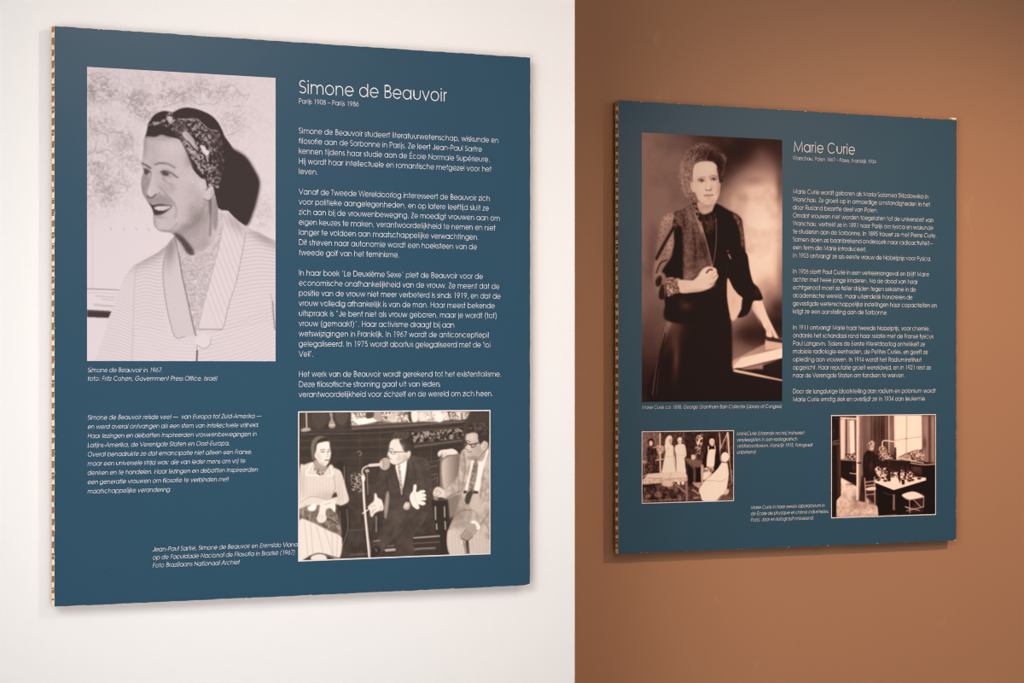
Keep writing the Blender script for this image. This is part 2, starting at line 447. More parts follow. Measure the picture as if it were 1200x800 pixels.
T('paragraph', ['In 1906 sterft Paul Curie in een verkeersongeval en blijft Marie', 'achter met twee jonge kinderen. Na de dood van haar', 'echtgenoot moet ze feller strijden tegen seksisme in de',
  'academische wereld, maar uiteindelijk honoreren de', 'gevestigde wetenschappelijke instellingen haar capaciteiten en', 'krijgt ze een aanstelling aan de Sorbonne.'], -.003, BZ - 10 * PT, EM, PT)
T('paragraph', ['In 1911 ontvangt Marie haar tweede Nobelprijs, voor chemie,', 'ondanks het schandaal rond haar relatie met de Franse fysicus', 'Paul Langevin. Tijdens de Eerste Wereldoorlog ontwikkelt ze',
  'mobiele radiologie-eenheden, de Petites Curies, en geeft ze', 'opleiding aan vrouwen. In 1914 wordt het Radiuminstituut', 'opgericht. Haar reputatie groeit wereldwijd, en in 1921 reist ze', 'naar de Verenigde Staten om fondsen te werven.'], -.003, BZ - 17 * PT, EM, PT)
T('paragraph', ['Door de langdurige blootstelling aan radium en polonium wordt', 'Marie Curie ernstig ziek en overlijdt ze in 1934 aan leukemie.'], -.003, BZ - 25 * PT, EM, PT)
T('caption', ['Marie Curie ca. 1898. George Grantham Bain Collectie (Library of Congres)'], -.4354, -.1812, .01098, 0, True)
T('caption', ['MarieCurie (staande rechts) instrueert', 'verpleegsters in een radiografisch', 'veldlaboratorium, Frankrijk 1915, Fotograaf', 'onbekend.'], -.1676, -.2423, CAP, .01404, True)
T('caption', ['Marie Curie in haar eerste laboratorium in', 'de École de physique et chimie industrielles.', 'Parijs. Jaar en fotograaf onbekend.'], -.1268, -.4105, CAP, .01404, True)


# ------------------------------------------------------------------ the printed photographs, drawn stroke by stroke into a grid of ink
def noise(h, w, cell, seed, octaves=1):
    """smooth value noise, 0..1"""
    rnd = np.random.RandomState(seed)
    tot = np.zeros((h, w)); amp = 1.0; norm = 0
    for o in range(octaves):
        c = max(1.5, cell / 2 ** o)
        gh, gw = int(h / c) + 3, int(w / c) + 3
        g = rnd.rand(gh, gw)
        yy = np.arange(h) / c; xx = np.arange(w) / c
        y0 = yy.astype(int); x0 = xx.astype(int)
        fy = yy - y0; fx = xx - x0
        fy = (fy * fy * (3 - 2 * fy))[:, None]; fx = (fx * fx * (3 - 2 * fx))[None]
        a = g[np.ix_(y0, x0)]; b = g[np.ix_(y0, x0 + 1)]; c_ = g[np.ix_(y0 + 1, x0)]; d = g[np.ix_(y0 + 1, x0 + 1)]
        tot += amp * ((a * (1 - fx) + b * fx) * (1 - fy) + (c_ * (1 - fx) + d * fx) * fy)
        norm += amp; amp *= 0.55
    return tot / norm


def box1(a, r, axis):
    a = np.moveaxis(a, axis, 0)
    k = 2 * r + 1
    p = np.concatenate([np.repeat(a[:1], r + 1, 0), a, np.repeat(a[-1:], r, 0)], 0)
    c = np.cumsum(p, 0)
    return np.moveaxis((c[k:] - c[:-k]) / k, 0, axis)


def blur(a, s):
    r = max(0, int(round(s * 0.85)))
    if r < 1: return a
    for _ in range(3):
        a = box1(box1(a, r, 0), r, 1)
    return a


def spline(pts, closed=True, n=6):
    P = np.array(pts, float)
    if len(P) < 3: return P
    if closed: Q = np.vstack([P[-1:], P, P[:2]])
    else: Q = np.vstack([2 * P[:1] - P[1:2], P, 2 * P[-1:] - P[-2:-1]])
    out = []
    t = np.linspace(0, 1, n, endpoint=False)[:, None]
    for i in range(1, len(Q) - 2):
        a, b, c, d = Q[i - 1], Q[i], Q[i + 1], Q[i + 2]
        out.append(0.5 * (2 * b + (c - a) * t + (2 * a - 5 * b + 4 * c - d) * t ** 2 + (3 * b - a - 3 * c + d) * t ** 3))
    if not closed: out.append(P[-1:])
    return np.vstack(out)


class Print:
    """a drawing sheet; coordinates are those of the current view (an enlargement of part of the picture)"""
    def __init__(self, quad, S, base):
        q = np.array(quad, float)
        self.quad = q; self.S = S
        self.o = q.min(0) - 2; e = q.max(0) + 2
        self.w, self.h = int((e[0] - self.o[0]) * S) + 1, int((e[1] - self.o[1]) * S) + 1
        self.c = np.full((self.h, self.w), float(base))
        self.vx, self.vy, self.vs = 0, 0, 1.0
        self.mask = None

    def view(self, x, y, s): self.vx, self.vy, self.vs = x, y, s; return self

    def g(self, pts):
        P = np.array(pts, float).reshape(-1, 2) / self.vs + (self.vx, self.vy)
        return (P - self.o) * self.S

    def fill_mask(self, pts, smooth=True, soft=0.5):
        P = self.g(pts)
        if smooth: P = spline(P)
        M = np.zeros((self.h + 1, self.w + 2), np.int32)
        X0, Y0 = P[:, 0], P[:, 1]; X1, Y1 = np.roll(X0, -1), np.roll(Y0, -1)
        for a, b, c, d in zip(X0, Y0, X1, Y1):
            if b > d: a, b, c, d = c, d, a, b
            r0, r1 = max(0, int(math.ceil(b))), min(self.h, int(math.ceil(d)))
            if r1 <= r0: continue
            r = np.arange(r0, r1)
            x = a + (r - b) * (c - a) / (d - b)
            np.add.at(M, (r, np.clip(np.ceil(x), 0, self.w).astype(int)), 1)
        m = (np.cumsum(M, 1)[:self.h, :self.w] % 2).astype(float)
        return blur(m, soft * self.S)

    def clip(self, pts=None, smooth=True, soft=0.4):
        self.mask = None if pts is None else self.fill_mask(pts, smooth, soft)
        return self

    def put(self, m, val, a=1.0):
        m = m * a
        if self.mask is not None: m = m * self.mask
        self.c = self.c * (1 - m) + m * val

    def poly(self, pts, val, soft=0.45, a=1.0, smooth=True):
        self.put(self.fill_mask(pts, smooth, soft), val, a)

    def grad(self, pts, p0, v0, p1, v1, soft=0.45, a=1.0, smooth=True):
        m = self.fill_mask(pts, smooth, soft)
        A, B = self.g([p0, p1]); d = B - A
        yy, xx = np.mgrid[0:self.h, 0:self.w]
        t = np.clip(((xx - A[0]) * d[0] + (yy - A[1]) * d[1]) / (d @ d), 0, 1)
        self.put(m, v0 + (v1 - v0) * t, a)

    def line(self, pts, w, val, soft=0.35, a=1.0, smooth=True):
        """w and soft in print pixels"""
        P = self.g(pts)
        if smooth and len(P) > 2: P = spline(P, False)
        R = w * self.S / 2; sf = soft * self.S + 0.5
        x0, y0 = np.floor(P.min(0) - R - 3 * sf).astype(int); x1, y1 = np.ceil(P.max(0) + R + 3 * sf).astype(int) + 1
        x0, y0 = max(0, x0), max(0, y0); x1, y1 = min(self.w, x1), min(self.h, y1)
        if x1 <= x0 or y1 <= y0: return
        D = np.full((y1 - y0, x1 - x0), 1e9)
        e = R + 3 * sf
        for (ax, ay), (bx, by) in zip(P[:-1], P[1:]):
            sx0, sx1 = max(x0, int(min(ax, bx) - e)), min(x1, int(max(ax, bx) + e) + 2)
            sy0, sy1 = max(y0, int(min(ay, by) - e)), min(y1, int(max(ay, by) + e) + 2)
            if sx1 <= sx0 or sy1 <= sy0: continue
            yy, xx = np.mgrid[sy0:sy1, sx0:sx1]
            dx, dy = bx - ax, by - ay; L = dx * dx + dy * dy + 1e-9
            t = np.clip(((xx - ax) * dx + (yy - ay) * dy) / L, 0, 1)
            d = np.hypot(xx - ax - t * dx, yy - ay - t * dy)
            s = D[sy0 - y0:sy1 - y0, sx0 - x0:sx1 - x0]
            np.minimum(s, d, out=s)
        t = np.clip((D - R + sf) / (2 * sf), 0, 1)
        m = np.zeros((self.h, self.w)); m[y0:y1, x0:x1] = 1 - t * t * (3 - 2 * t)
        self.put(m, val, a)

    def lines(self, many, w, val, soft=0.3, a=1.0, smooth=True):
        for p in many: self.line(p, w, val, soft, a, smooth)

    def blob(self, x, y, rx, ry, val, a=1.0, rot=0.0):
        """soft round patch; radii in view units"""
        (cx, cy), = self.g([(x, y)]); k = self.S / self.vs
        yy, xx = np.mgrid[0:self.h, 0:self.w]
        c, s = math.cos(math.radians(rot)), math.sin(math.radians(rot))
        u = ((xx - cx) * c + (yy - cy) * s) / (rx * k); v = (-(xx - cx) * s + (yy - cy) * c) / (ry * k)
        self.put(np.exp(-(u * u + v * v)), val, a)

    def speckle(self, pts, cell, lo, hi, seed, a=1.0, octaves=2, sharp=1.0, soft=0.5, smooth=True):
        """mottled texture between two tones inside an outline"""
        m = self.fill_mask(pts, smooth, soft) if pts is not None else np.ones((self.h, self.w))
        rnd = np.random.RandomState(seed); n = 0.0
        for o in range(octaves):
            q = blur(rnd.rand(self.h, self.w), max(.6, cell * self.S * 0.36 / 2 ** o))
            q = q - q.mean(); n = n + 0.6 ** o * q / (q.std() + 1e-6)
        n = np.clip(0.5 + n / (n.std() + 1e-6) * 0.24 * sharp, 0, 1)
        self.put(m, lo + (hi - lo) * n, a)

    def grain(self, amp, seed, cell=0.7):
        self.c = np.clip(self.c + (noise(self.h, self.w, cell * self.S, seed, 2) - 0.5) * amp, 0, 1)


def tone(c, stops):
    """grey -> ink colour, through (value, (r, g, b)) stops in display colours; returns linear"""
    xs = [s[0] for s in stops]
    rgb = np.stack([np.interp(c, xs, [s[1][i] for s in stops]) for i in range(3)], -1) / 255.0
    return np.where(rgb <= 0.04045, rgb / 12.92, ((rgb + 0.055) / 1.055) ** 2.4)


def homography(src, dst):
    A = []
    for (x, y), (u, v) in zip(src, dst):
        A.append([x, y, 1, 0, 0, 0, -u * x, -u * y, -u]); A.append([0, 0, 0, x, y, 1, -v * x, -v * y, -v])
    return np.linalg.svd(np.array(A))[2][-1].reshape(3, 3)


def print_sheet(name, art, rect, stops, parent, res, border=0.0, label=None):
    """a fine grid of ink on the panel face; rect = x0, z0, x1, z1 in panel-centre coordinates"""
    x0, z0, x1, z1 = rect
    nu, nv = res
    u, v = np.meshgrid(np.linspace(0, 1, nu), np.linspace(0, 1, nv))
    Hm = homography([(0, 0), (1, 0), (1, 1), (0, 1)], art.quad)
    q = np.stack([u, v, np.ones_like(u)], -1) @ Hm.T
    px = (q[..., 0] / q[..., 2] - art.o[0]) * art.S; py = (q[..., 1] / q[..., 2] - art.o[1]) * art.S
    px = np.clip(px, 0, art.w - 1.001); py = np.clip(py, 0, art.h - 1.001)
    ix, iy = px.astype(int), py.astype(int); fx, fy = px - ix, py - iy
    C = blur(np.clip(art.c, 0, 1), 0.5 * art.S / 2)
    val = C[iy, ix] * (1 - fx) * (1 - fy) + C[iy, ix + 1] * fx * (1 - fy) + C[iy + 1, ix] * (1 - fx) * fy + C[iy + 1, ix + 1] * fx * fy
    col = tone(val, stops)
    X = x0 + (x1 - x0) * u; Z = z1 + (z0 - z1) * v + H
    verts = np.stack([X, np.full_like(X, -0.00012), Z], -1).reshape(-1, 3)
    idx = np.arange(nu * nv).reshape(nv, nu)
    f = np.stack([idx[:-1, :-1], idx[1:, :-1], idx[1:, 1:], idx[:-1, 1:]], -1).reshape(-1, 4)
    me = bpy.data.meshes.new(name)
    me.vertices.add(len(verts)); me.vertices.foreach_set('co', verts.astype(np.float32).ravel())
    me.loops.add(f.size); me.loops.foreach_set('vertex_index', f.astype(np.int32).ravel())
    me.polygons.add(len(f)); me.polygons.foreach_set('loop_start', np.arange(0, f.size, 4, dtype=np.int32))
    me.update(calc_edges=True)
    at = me.color_attributes.new('ink', 'FLOAT_COLOR', 'POINT')
    at.data.foreach_set('color', np.concatenate([col.reshape(-1, 3), np.ones((len(verts), 1))], 1).astype(np.float32).ravel())
    me.materials.append(M_PHOTO)
    o = bpy.data.objects.new(name, me); COL.objects.link(o); o.parent = parent
    if label: o['label'] = label
    if border:
        b = border; y = -0.00013
        a0, a1, c0, c1 = x0 - b, x1 + b, z0 + H - b, z1 + H + b
        V = [(a0, y, c0), (a1, y, c0), (a1, y, c1), (a0, y, c1), (x0, y, z0 + H), (x1, y, z0 + H), (x1, y, z1 + H), (x0, y, z1 + H)]
        link_mesh('white_border', V, [(0, 1, 5, 4), (1, 2, 6, 5), (2, 3, 7, 6), (3, 0, 4, 7)], M_BORDER, o)
    return o


GREY = [(0, (58, 47, 46)), (.15, (84, 72, 71)), (.5, (150, 137, 136)), (.8, (190, 176, 177)), (1, (218, 204, 206))]
BROWNISH = [(0, (52, 43, 38)), (.2, (86, 74, 66)), (.5, (156, 138, 124)), (.8, (222, 204, 190)), (1, (255, 243, 231))]
SEPIA = [(0, (14, 5, 5)), (.15, (56, 28, 23)), (.4, (130, 98, 90)), (.6, (186, 147, 133)), (.8, (230, 196, 178)), (1, (250, 234, 218))]


# ---------- the woman in the headscarf, before a map
A = Print([(102.2, 78), (323, 91.3), (323.1, 423), (102, 423)], 3, .95)
h_, w_ = A.h, A.w
yy_, xx_ = np.mgrid[0:h_, 0:w_]
dens = np.zeros((h_, w_))
for bx, by, rx, ry, k in [(112, 105, 20, 18, 1), (130, 110, 22, 12, .8), (160, 118, 18, 14, 1), (172, 132, 12, 10, .9), (205, 112, 26, 11, .8), (235, 105, 26, 14, .6), (262, 108, 22, 14, .45),
                          (115, 150, 22, 20, .5), (145, 170, 14, 20, .75), (112, 205, 18, 34, .8), (125, 225, 14, 18, .9), (142, 215, 14, 18, .55), (275, 140, 22, 22, .35), (150, 190, 16, 18, .5), (118, 92, 26, 10, .5), (308, 250, 14, 18, .3), (180, 98, 40, 16, .3)]:
    dens = np.maximum(dens, k * np.exp(-(((xx_ / 3 + A.o[0] - bx) / rx) ** 2 + ((yy_ / 3 + A.o[1] - by) / ry) ** 2)))
n1 = noise(h_, w_, 40, 11, 5); n2 = noise(h_, w_, 22, 12, 4); n3 = noise(h_, w_, 7, 13, 3)
coast = np.zeros((h_, w_))
for lv, nn in ((.42, n1), (.5, n1), (.58, n1), (.46, n2), (.55, n2)):
    coast = np.maximum(coast, np.exp(-((nn - lv) / .010) ** 2))
A.put(np.clip(coast * dens * 1.1 * np.clip(n3 * 1.7 - .2, 0, 1), 0, 1), .26, .95)
A.put(np.clip((n3 - .42) * 3, 0, 1) * dens, .42, .62)
A.put(np.clip((n2 - .42) * 3, 0, 1) * dens, .60, .50)
A.put(np.clip((n3 - .4) * 2, 0, 1) * (yy_ / 3 + A.o[1] < 250), .84, .35)
A.view(95, 70, 6.667)
for p in ([(50, 245), (90, 236), (130, 240), (160, 225)], [(130, 150), (170, 130), (205, 150), (200, 190), (150, 195)], [(70, 450), (72, 520), (130, 560), (200, 585), (210, 640)], [(215, 565), (330, 568)], [(370, 580), (400, 620), (405, 660)],
          [(370, 300), (410, 310), (440, 340)], [(470, 400), (520, 395), (540, 430)], [(390, 340), (420, 380), (430, 420), (480, 450)], [(190, 250), (220, 240), (250, 260), (220, 285), (190, 270)], [(640, 370), (700, 350), (760, 330), (800, 320)], [(740, 300), (780, 265), (800, 270)], [(60, 740), (110, 700), (120, 640)], [(130, 730), (200, 700), (240, 720)]):
    A.line(p, .7, .45, .4, .75)
A.view(215, 70, 6.667)
for p in ([(40, 235), (80, 215), (140, 215), (200, 240), (260, 245), (330, 250), (350, 210), (390, 200), (420, 240), (460, 280), (500, 275), (520, 265)], [(80, 320), (120, 350), (180, 340), (240, 345), (290, 315)], [(0, 265), (50, 240), (60, 280), (110, 300)], [(400, 370), (440, 355)], [(490, 320), (515, 275)], [(340, 590), (400, 570), (450, 540)]):
    A.line(p, .6, .5, .4, .65)
# shadow on the map behind her
A.view(95, 70, 2.222)
A.poly([(380, 228), (400, 233), (430, 252), (452, 285), (466, 318), (460, 360), (448, 400), (430, 433), (395, 420), (360, 390), (350, 280)], .06, 1.6)
# jacket
A.view(0, 0, 1)
jacket = [(205, 276), (196, 286.6), (186.4, 295), (163, 307.8), (156.6, 311), (146, 323.7), (138.6, 342.9), (130, 366), (122.6, 389.6), (110, 425), (110, 430), (330, 430), (330, 285), (323, 282), (307, 273.8), (290, 266), (280, 259), (272.5, 252.5), (267.5, 246.5), (258, 246), (250, 270)]
A.poly(jacket, .92, .4, 1, False)
A.clip(jacket, False)
A.blob(172, 300, 26, 9, .45, .6, -28)
A.blob(190, 290, 12, 6, .5, .5, -35)
A.blob(310, 279, 22, 6, .45, .55, 28)
A.view(95, 260, 4.706)
# sleeve folds slope down to the right, body folds lie nearly level
for i in range(34):
    y = 235 + i * 17.2
    A.line([(300 - i * 11, y), (250 - i * 3, y + 12), (296, y + 52)], .55, .70, .3, .55)
    A.line([(300 - i * 11, y + 8), (250 - i * 3, y + 20), (296, y + 60)], .5, .98, .3, .7)
for i in range(22):
    y = 170 + i * 19.5
    A.line([(300, y + 12), (360, y + 2 - i * .3), (420, y + 12), (470, y + 8 + (i > 14) * 12)], .55, .60, .3, .75 - .015 * i)
    A.line([(300, y + 22), (360, y + 12), (420, y + 22), (470, y + 18)], .5, .97, .3, .5)
for i in range(14):
    y = 560 + i * 19
    A.line([(290, y), (380, y + 12), (470, y + 38), (560, y + 46), (640, y + 50)], .6, .98, .3, .75)
    A.line([(290, y + 9), (380, y + 21), (470, y + 47), (560, y + 55), (640, y + 58)], .5, .74, .3, .5)
A.line([(322, 226), (300, 290), (293, 400), (288, 560), (280, 765)], .8, .70, .5, .7)
A.view(205, 260, 4.706)
for i in range(24):
    y = 50 + i * 20
    A.line([(395 - i * 5.5, y + 14 + i * 3), (460, y + 10 + i * 1.4), (556, y + 34 - i * .6)], .55, .58, .3, .7 - .012 * i)
for i in range(16):
    y = 470 + i * 22
    A.line([(130, y + 130), (260, y + 105), (420, y + 55), (556, y - 10)], .6, .72, .35, .6)
    A.line([(130, y + 138), (260, y + 113), (420, y + 63), (556, y - 2)], .5, .98, .3, .6)
A.line([(540, 440), (543, 500), (552, 590)], 1.4, .25, .6, .7)
A.line([(530, 400), (541, 450)], .8, .5, .5, .6)
A.clip()
A.line([(125, 640), (122, 700), (120, 770)], .7, .45, .3, .8)
A.line([(124, 710), (121, 770)], 1.5, .12, .3)
# knitted top
A.view(0, 0, 1)
knit = [(205, 276), (209, 294), (213.5, 321.6), (220, 351), (226, 379), (229.4, 392), (232.6, 381), (239, 355.6), (247.5, 324), (256, 292), (262, 262), (262.5, 249), (256, 243), (255, 262), (252, 278), (243, 290.5), (226, 299), (213, 297)]
A.poly(knit, .80, .4, 1, False)
A.speckle(knit, 1.1, .58, 1.0, 21, .75, 1, 1.2, .4, False)
A.speckle(knit, 3.0, .65, .95, 22, .3, 2, 1, .4, False)
A.line([(212, 318), (228, 317), (240, 313), (250, 309)], .9, .55, .4, .6)
A.line([(257, 244), (257, 262), (253, 280), (243, 292), (227, 300)], 2.2, .92, .6, .45)
# lapels
lap_l = [(205.5, 276), (197, 287.6), (191.7, 309), (191.7, 330), (195, 355.6), (200, 379), (206.6, 395.5), (228.6, 393), (226, 379), (220, 351), (213.5, 321.6), (209, 294)]
A.poly(lap_l, .89, .4, 1, False)
A.clip(lap_l, False)
A.blob(200, 290, 7, 20, .40, .75, 8)
for i in range(26):
    y = 268 + i * 6
    A.line([(190, y + 26), (230, y - 34)], .6, .66, .3, .6)
A.clip()
A.line([(205.5, 276), (197, 287.6), (191.7, 309), (191.7, 330), (195, 355.6), (200, 379), (206.6, 395.5), (217, 394)], .9, .45, .4, .8)
A.line([(205, 277), (209, 294), (213.5, 321.6), (220, 351), (226, 379), (229.6, 393)], 1.4, .30, .5, .8)
A.line([(206, 276), (209.5, 285)], 2.2, .95, .4, .8)
lap_r = [(262, 250), (268, 248), (279.4, 260), (286.8, 266.4), (288.4, 275), (283.6, 298), (277, 330), (268.7, 355.6), (262.4, 382), (259, 385.6), (232.6, 385.4), (239, 355.6), (247.5, 324), (256, 292), (261, 265)]
A.poly(lap_r, .92, .4, 1, False)
A.clip(lap_r, False)
A.blob(276, 262, 16, 7, .62, .7, 45)
for i in range(18):
    x = 206 + i * 6.2
    A.line([(x, 250), (x + 52, 390)], .5, .66, .3, .55)
    A.line([(x + 3, 250), (x + 55, 390)], .5, .99, .3, .5)
A.clip()
A.line([(288.4, 272), (283.6, 298), (277, 330), (268.7, 355.6), (262.4, 382), (258, 385.6)], .8, .50, .4, .8)
A.line([(260, 385.8), (232.6, 385.6)], 1.1, .42, .4, .8)
A.line([(262, 262), (256, 292), (247.5, 324), (239, 355.6), (232.6, 384)], .7, .58, .4, .7)
A.poly([(238 + 9 * math.cos(t * .6283), 399 + 8.6 * math.sin(t * .6283)) for t in range(10)], .95, .4)
A.line([(247.4, 396), (246, 404), (239, 408), (231, 404)], .9, .6, .4, .8)
# lower left: edge of the map, dark rail, pale wall
A.view(95, 260, 4.706)
A.clip([(30, 360), (215, 372), (165, 500), (150, 545), (75, 765), (30, 770)], False)
A.line([(30, 368), (210, 374)], .9, .35, .3, .9); A.line([(30, 390), (200, 394)], .5, .6, .3, .6)
A.lines([[(80, 408), (190, 416)], [(110, 424), (180, 432)], [(70, 452), (180, 464)], [(72, 460), (178, 468)]], .9, .6, .4, .6)
A.poly([(30, 484), (172, 492), (152, 530), (30, 525)], .16, .4, 1, False)
A.line([(30, 492), (170, 499)], .6, .45, .3, .6)
A.poly([(30, 529), (153, 532), (78, 766), (30, 770)], .97, .4, 1, False)
A.clip()
A.line([(36, 120), (200, 118), (300, 130)], .5, .99, .3, .8)
A.line([(62, 0), (64, 360)], 1.6, .84, 1.0, .6)
for x in (165, 237, 305, 372): A.line([(x - 3, 34), (x + 4, 44)], .9, .6, .4, .7)
# neck and face
A.view(0, 0, 1)
skin = [(170.5, 160), (168.5, 175), (166.6, 187), (166.0, 191), (167.5, 196), (168.8, 200.6), (167.2, 206), (166, 212.5), (166.2, 220), (168, 227.5), (172, 233.8), (175, 238.8), (178, 243.8), (179.8, 250), (180, 257.5), (181, 263.8), (185, 268.8), (191, 271.2), (198, 272), (203, 274.5),
        (207, 281), (211, 297), (226, 299), (243, 290.5), (252, 278), (255.4, 262), (255.6, 246), (252, 230), (251.5, 222), (247, 213), (238, 207), (228, 195), (217, 172), (205, 160), (190, 156)]
A.poly(skin, .83, .45)
A.clip(skin)
A.view(150, 190, 8)
A.poly([(720, 345), (705, 430), (665, 515), (560, 600), (450, 640), (405, 655), (450, 720), (640, 700), (740, 560), (770, 400)], .52, 1.8, .9)
A.poly([(700, 470), (760, 560), (760, 720), (700, 830), (560, 800), (520, 680), (620, 600)], .66, 2.0, .8)
A.blob(660, 500, 70, 110, .50, .6, 30)
A.poly([(755, 350), (790, 360), (786, 520), (778, 680), (764, 680), (768, 520)], .30, .9, .9)
A.poly([(800, 330), (850, 380), (850, 560), (820, 640), (792, 560), (796, 430)], .48, 1.2, .85)
A.blob(735, 440, 18, 70, .80, .7, 8)
A.blob(640, 520, 60, 80, .44, .75, 35); A.blob(540, 600, 70, 36, .46, .7, -20); A.blob(600, 440, 60, 70, .62, .7)
A.poly([(430, 672), (490, 690), (560, 745), (620, 830), (560, 850), (500, 760)], .22, 1.4, .9)
A.view(205, 260, 4.706)
A.poly([(0, 62), (30, 72), (70, 115), (112, 178), (80, 180), (40, 120)], .18, 1.0, .9)
A.line([(20, 150), (38, 185)], 2.2, .85, .7, .8)
A.view(150, 190, 8)
A.blob(700, 640, 40, 90, .70, .5, 10); A.blob(730, 760, 60, 50, .62, .5)
A.blob(560, 150, 90, 90, .88, .7)
A.blob(470, 300, 50, 70, .86, .6)
A.blob(420, 250, 40, 40, .60, .5, 30)
A.blob(520, 400, 50, 60, .84, .5)
A.blob(600, 260, 60, 60, .70, .5, 30); A.blob(660, 350, 40, 70, .66, .6)
# far cheek and the side of the nose
A.poly([(120, 120), (190, 135), (205, 190), (175, 270), (190, 330), (215, 380), (190, 400), (140, 300), (120, 220)], .50, 1.1, .9)
A.blob(158, 180, 20, 34, .66, .6)
A.poly([(195, 320), (240, 330), (330, 300), (410, 370), (420, 395), (320, 395), (230, 385), (200, 380)], .50, 1.4, .8)
A.blob(330, 370, 50, 14, .62, .6)
A.poly([(225, 110), (262, 150), (300, 230), (300, 290), (250, 300), (190, 318), (176, 290), (192, 230), (212, 160)], .86, 1.3, .9)
A.blob(280, 210, 26, 60, .74, .6, -14); A.blob(200, 280, 20, 26, .92, .7); A.blob(266, 276, 18, 18, .82, .5)
A.line([(218, 100), (210, 160), (186, 240), (178, 290), (190, 322)], 1.3, .42, 1.0, .65)
A.line([(186, 316), (200, 332), (232, 328), (262, 304)], 2.2, .26, .9, .85); A.line([(262, 302), (290, 298), (298, 285)], 1.2, .30, .8, .8)
A.line([(292, 240), (304, 265), (298, 292)], 1.2, .62, 1.0, .5)
A.line([(300, 225), (345, 280), (400, 345), (436, 392)], 1.6, .46, 1.2, .75); A.line([(436, 392), (456, 450), (444, 520)], 2.0, .52, 1.6, .6)
A.blob(350, 235, 14, 60, .56, .5, -35)
A.line([(330, 150), (370, 190), (410, 200), (400, 230)], 2.0, .58, 1.6, .5)
A.blob(390, 210, 40, 16, .62, .4, 20)
A.blob(330, 570, 60, 40, .82, .6); A.blob(400, 520, 30, 50, .80, .5)
A.blob(300, 515, 55, 14, .54, .7)
A.blob(330, 645, 90, 14, .50, .8); A.blob(255, 570, 16, 50, .56, .6)
A.line([(240, 500), (246, 580), (280, 628), (330, 648), (400, 650)], 1.8, .48, 1.4, .6)
A.line([(400, 640), (440, 600), (460, 570)], 1.6, .5, 1.4, .6)
# mouth
A.poly([(198, 382), (236, 398), (300, 390), (360, 398), (414, 404), (398, 432), (340, 478), (290, 496), (244, 490), (230, 450)], .10, .7)
A.poly([(248, 424), (290, 410), (350, 410), (402, 412), (380, 434), (330, 452), (286, 450), (258, 440)], .96, .45)
for x in (272, 304, 334, 366): A.line([(x, 414), (x + 2, 450)], .5, .50, .45, .6)
A.line([(250, 476), (300, 480), (350, 462)], 1.2, .24, .8, .7)
# eyes and brows
A.blob(172, 92, 34, 34, .40, .75); A.blob(196, 60, 20, 22, .62, .5)
A.poly([(146, 66), (178, 74), (198, 96), (178, 116), (156, 108)], .10, .8, .9)
A.blob(206, 100, 9, 7, .74, .7); A.blob(170, 96, 4, 4, .6, .7)
A.line([(144, 64), (170, 64), (212, 92)], 1.6, .14, .8, .85)
A.blob(356, 110, 56, 30, .52, .75, 16)
A.poly([(318, 92), (346, 84), (386, 104), (376, 124), (342, 124), (322, 112)], .12, .8, .9)
A.line([(308, 90), (345, 80), (400, 98), (468, 142)], 1.5, .16, .8, .85)
A.blob(402, 118, 14, 8, .80, .6); A.blob(352, 104, 4, 4, .62, .6)
A.line([(380, 130), (430, 132), (466, 142)], 1.2, .52, 1.0, .6)
A.line([(322, 62), (370, 68), (430, 94)], 1.4, .60, 1.2, .6)
A.line([(330, 150), (350, 178)], 2.4, .52, 1.4, .5)
A.line([(128, 8), (150, 16), (180, 32), (212, 54)], 2.0, .18, .9, .9)
A.line([(256, 24), (290, 8), (340, 8), (390, 20), (440, 50)], 1.9, .36, 1.0, .85)
A.line([(262, 20), (300, 8), (345, 10)], 1.6, .32, 1.0, .7)
A.line([(128, 0), (140, 40), (148, 80), (132, 130), (128, 190), (134, 260), (160, 330), (200, 390)], 1.2, .38, .8, .7)
A.blob(610, 186, 9, 8, 1.0, .8); A.blob(612, 420, 6, 6, .4, .8)
A.view(150, 110, 8)
A.blob(160, 480, 26, 110, .54, .8); A.blob(230, 520, 60, 70, .68, .5)
A.blob(420, 500, 120, 80, .91, .8); A.blob(565, 620, 36, 70, .60, .7); A.blob(300, 415, 160, 24, .62, .7)
A.blob(240, 640, 30, 40, .66, .5); A.blob(470, 600, 60, 30, .84, .5); A.blob(500, 440, 60, 20, .78, .4)
A.speckle(None, 1.0, .35, .75, 27, .12, 2, 1.2)
A.clip()
# ear
A.view(150, 190, 8)
A.clip(None)
A.poly([(765, 192), (805, 235), (815, 275), (792, 332), (750, 356), (716, 342), (712, 308), (740, 260), (752, 215)], .84, .5)
A.line([(738, 258), (758, 230), (772, 226)], 1.3, .2, .5, .8)
A.blob(790, 290, 12, 40, .62, .6, 15)
A.line([(716, 342), (752, 357), (792, 334), (814, 290)], 1.0, .25, .5, .8)
A.blob(690, 210, 40, 60, .90, .6)
# hair
A.view(150, 110, 8)
hair = [(160, 410), (172, 370), (192, 290), (215, 240), (250, 195), (300, 168), (350, 158), (420, 170), (470, 146), (540, 127), (620, 135), (700, 160), (780, 200), (840, 260), (880, 330), (910, 400), (960, 470), (1000, 540), (1100, 640), (1100, 1000), (1000, 1080), (880, 1074), (845, 1060),
        (812, 920), (800, 870), (765, 832), (748, 880), (725, 800), (690, 790), (640, 742), (600, 682), (572, 612), (540, 530), (490, 432), (430, 410), (360, 392), (315, 380), (265, 400), (215, 398), (180, 396)]
A.poly(hair, .07, .45)
A.line([(180, 404), (240, 402), (310, 386), (400, 408)], 2.0, .3, 1.2, .5)
for k in range(8): A.line([(700 + 22 * k, 400 + 20 * k), (740 + 24 * k, 520 + 20 * k), (760 + 22 * k, 700)], .7, .16, .6, .6)
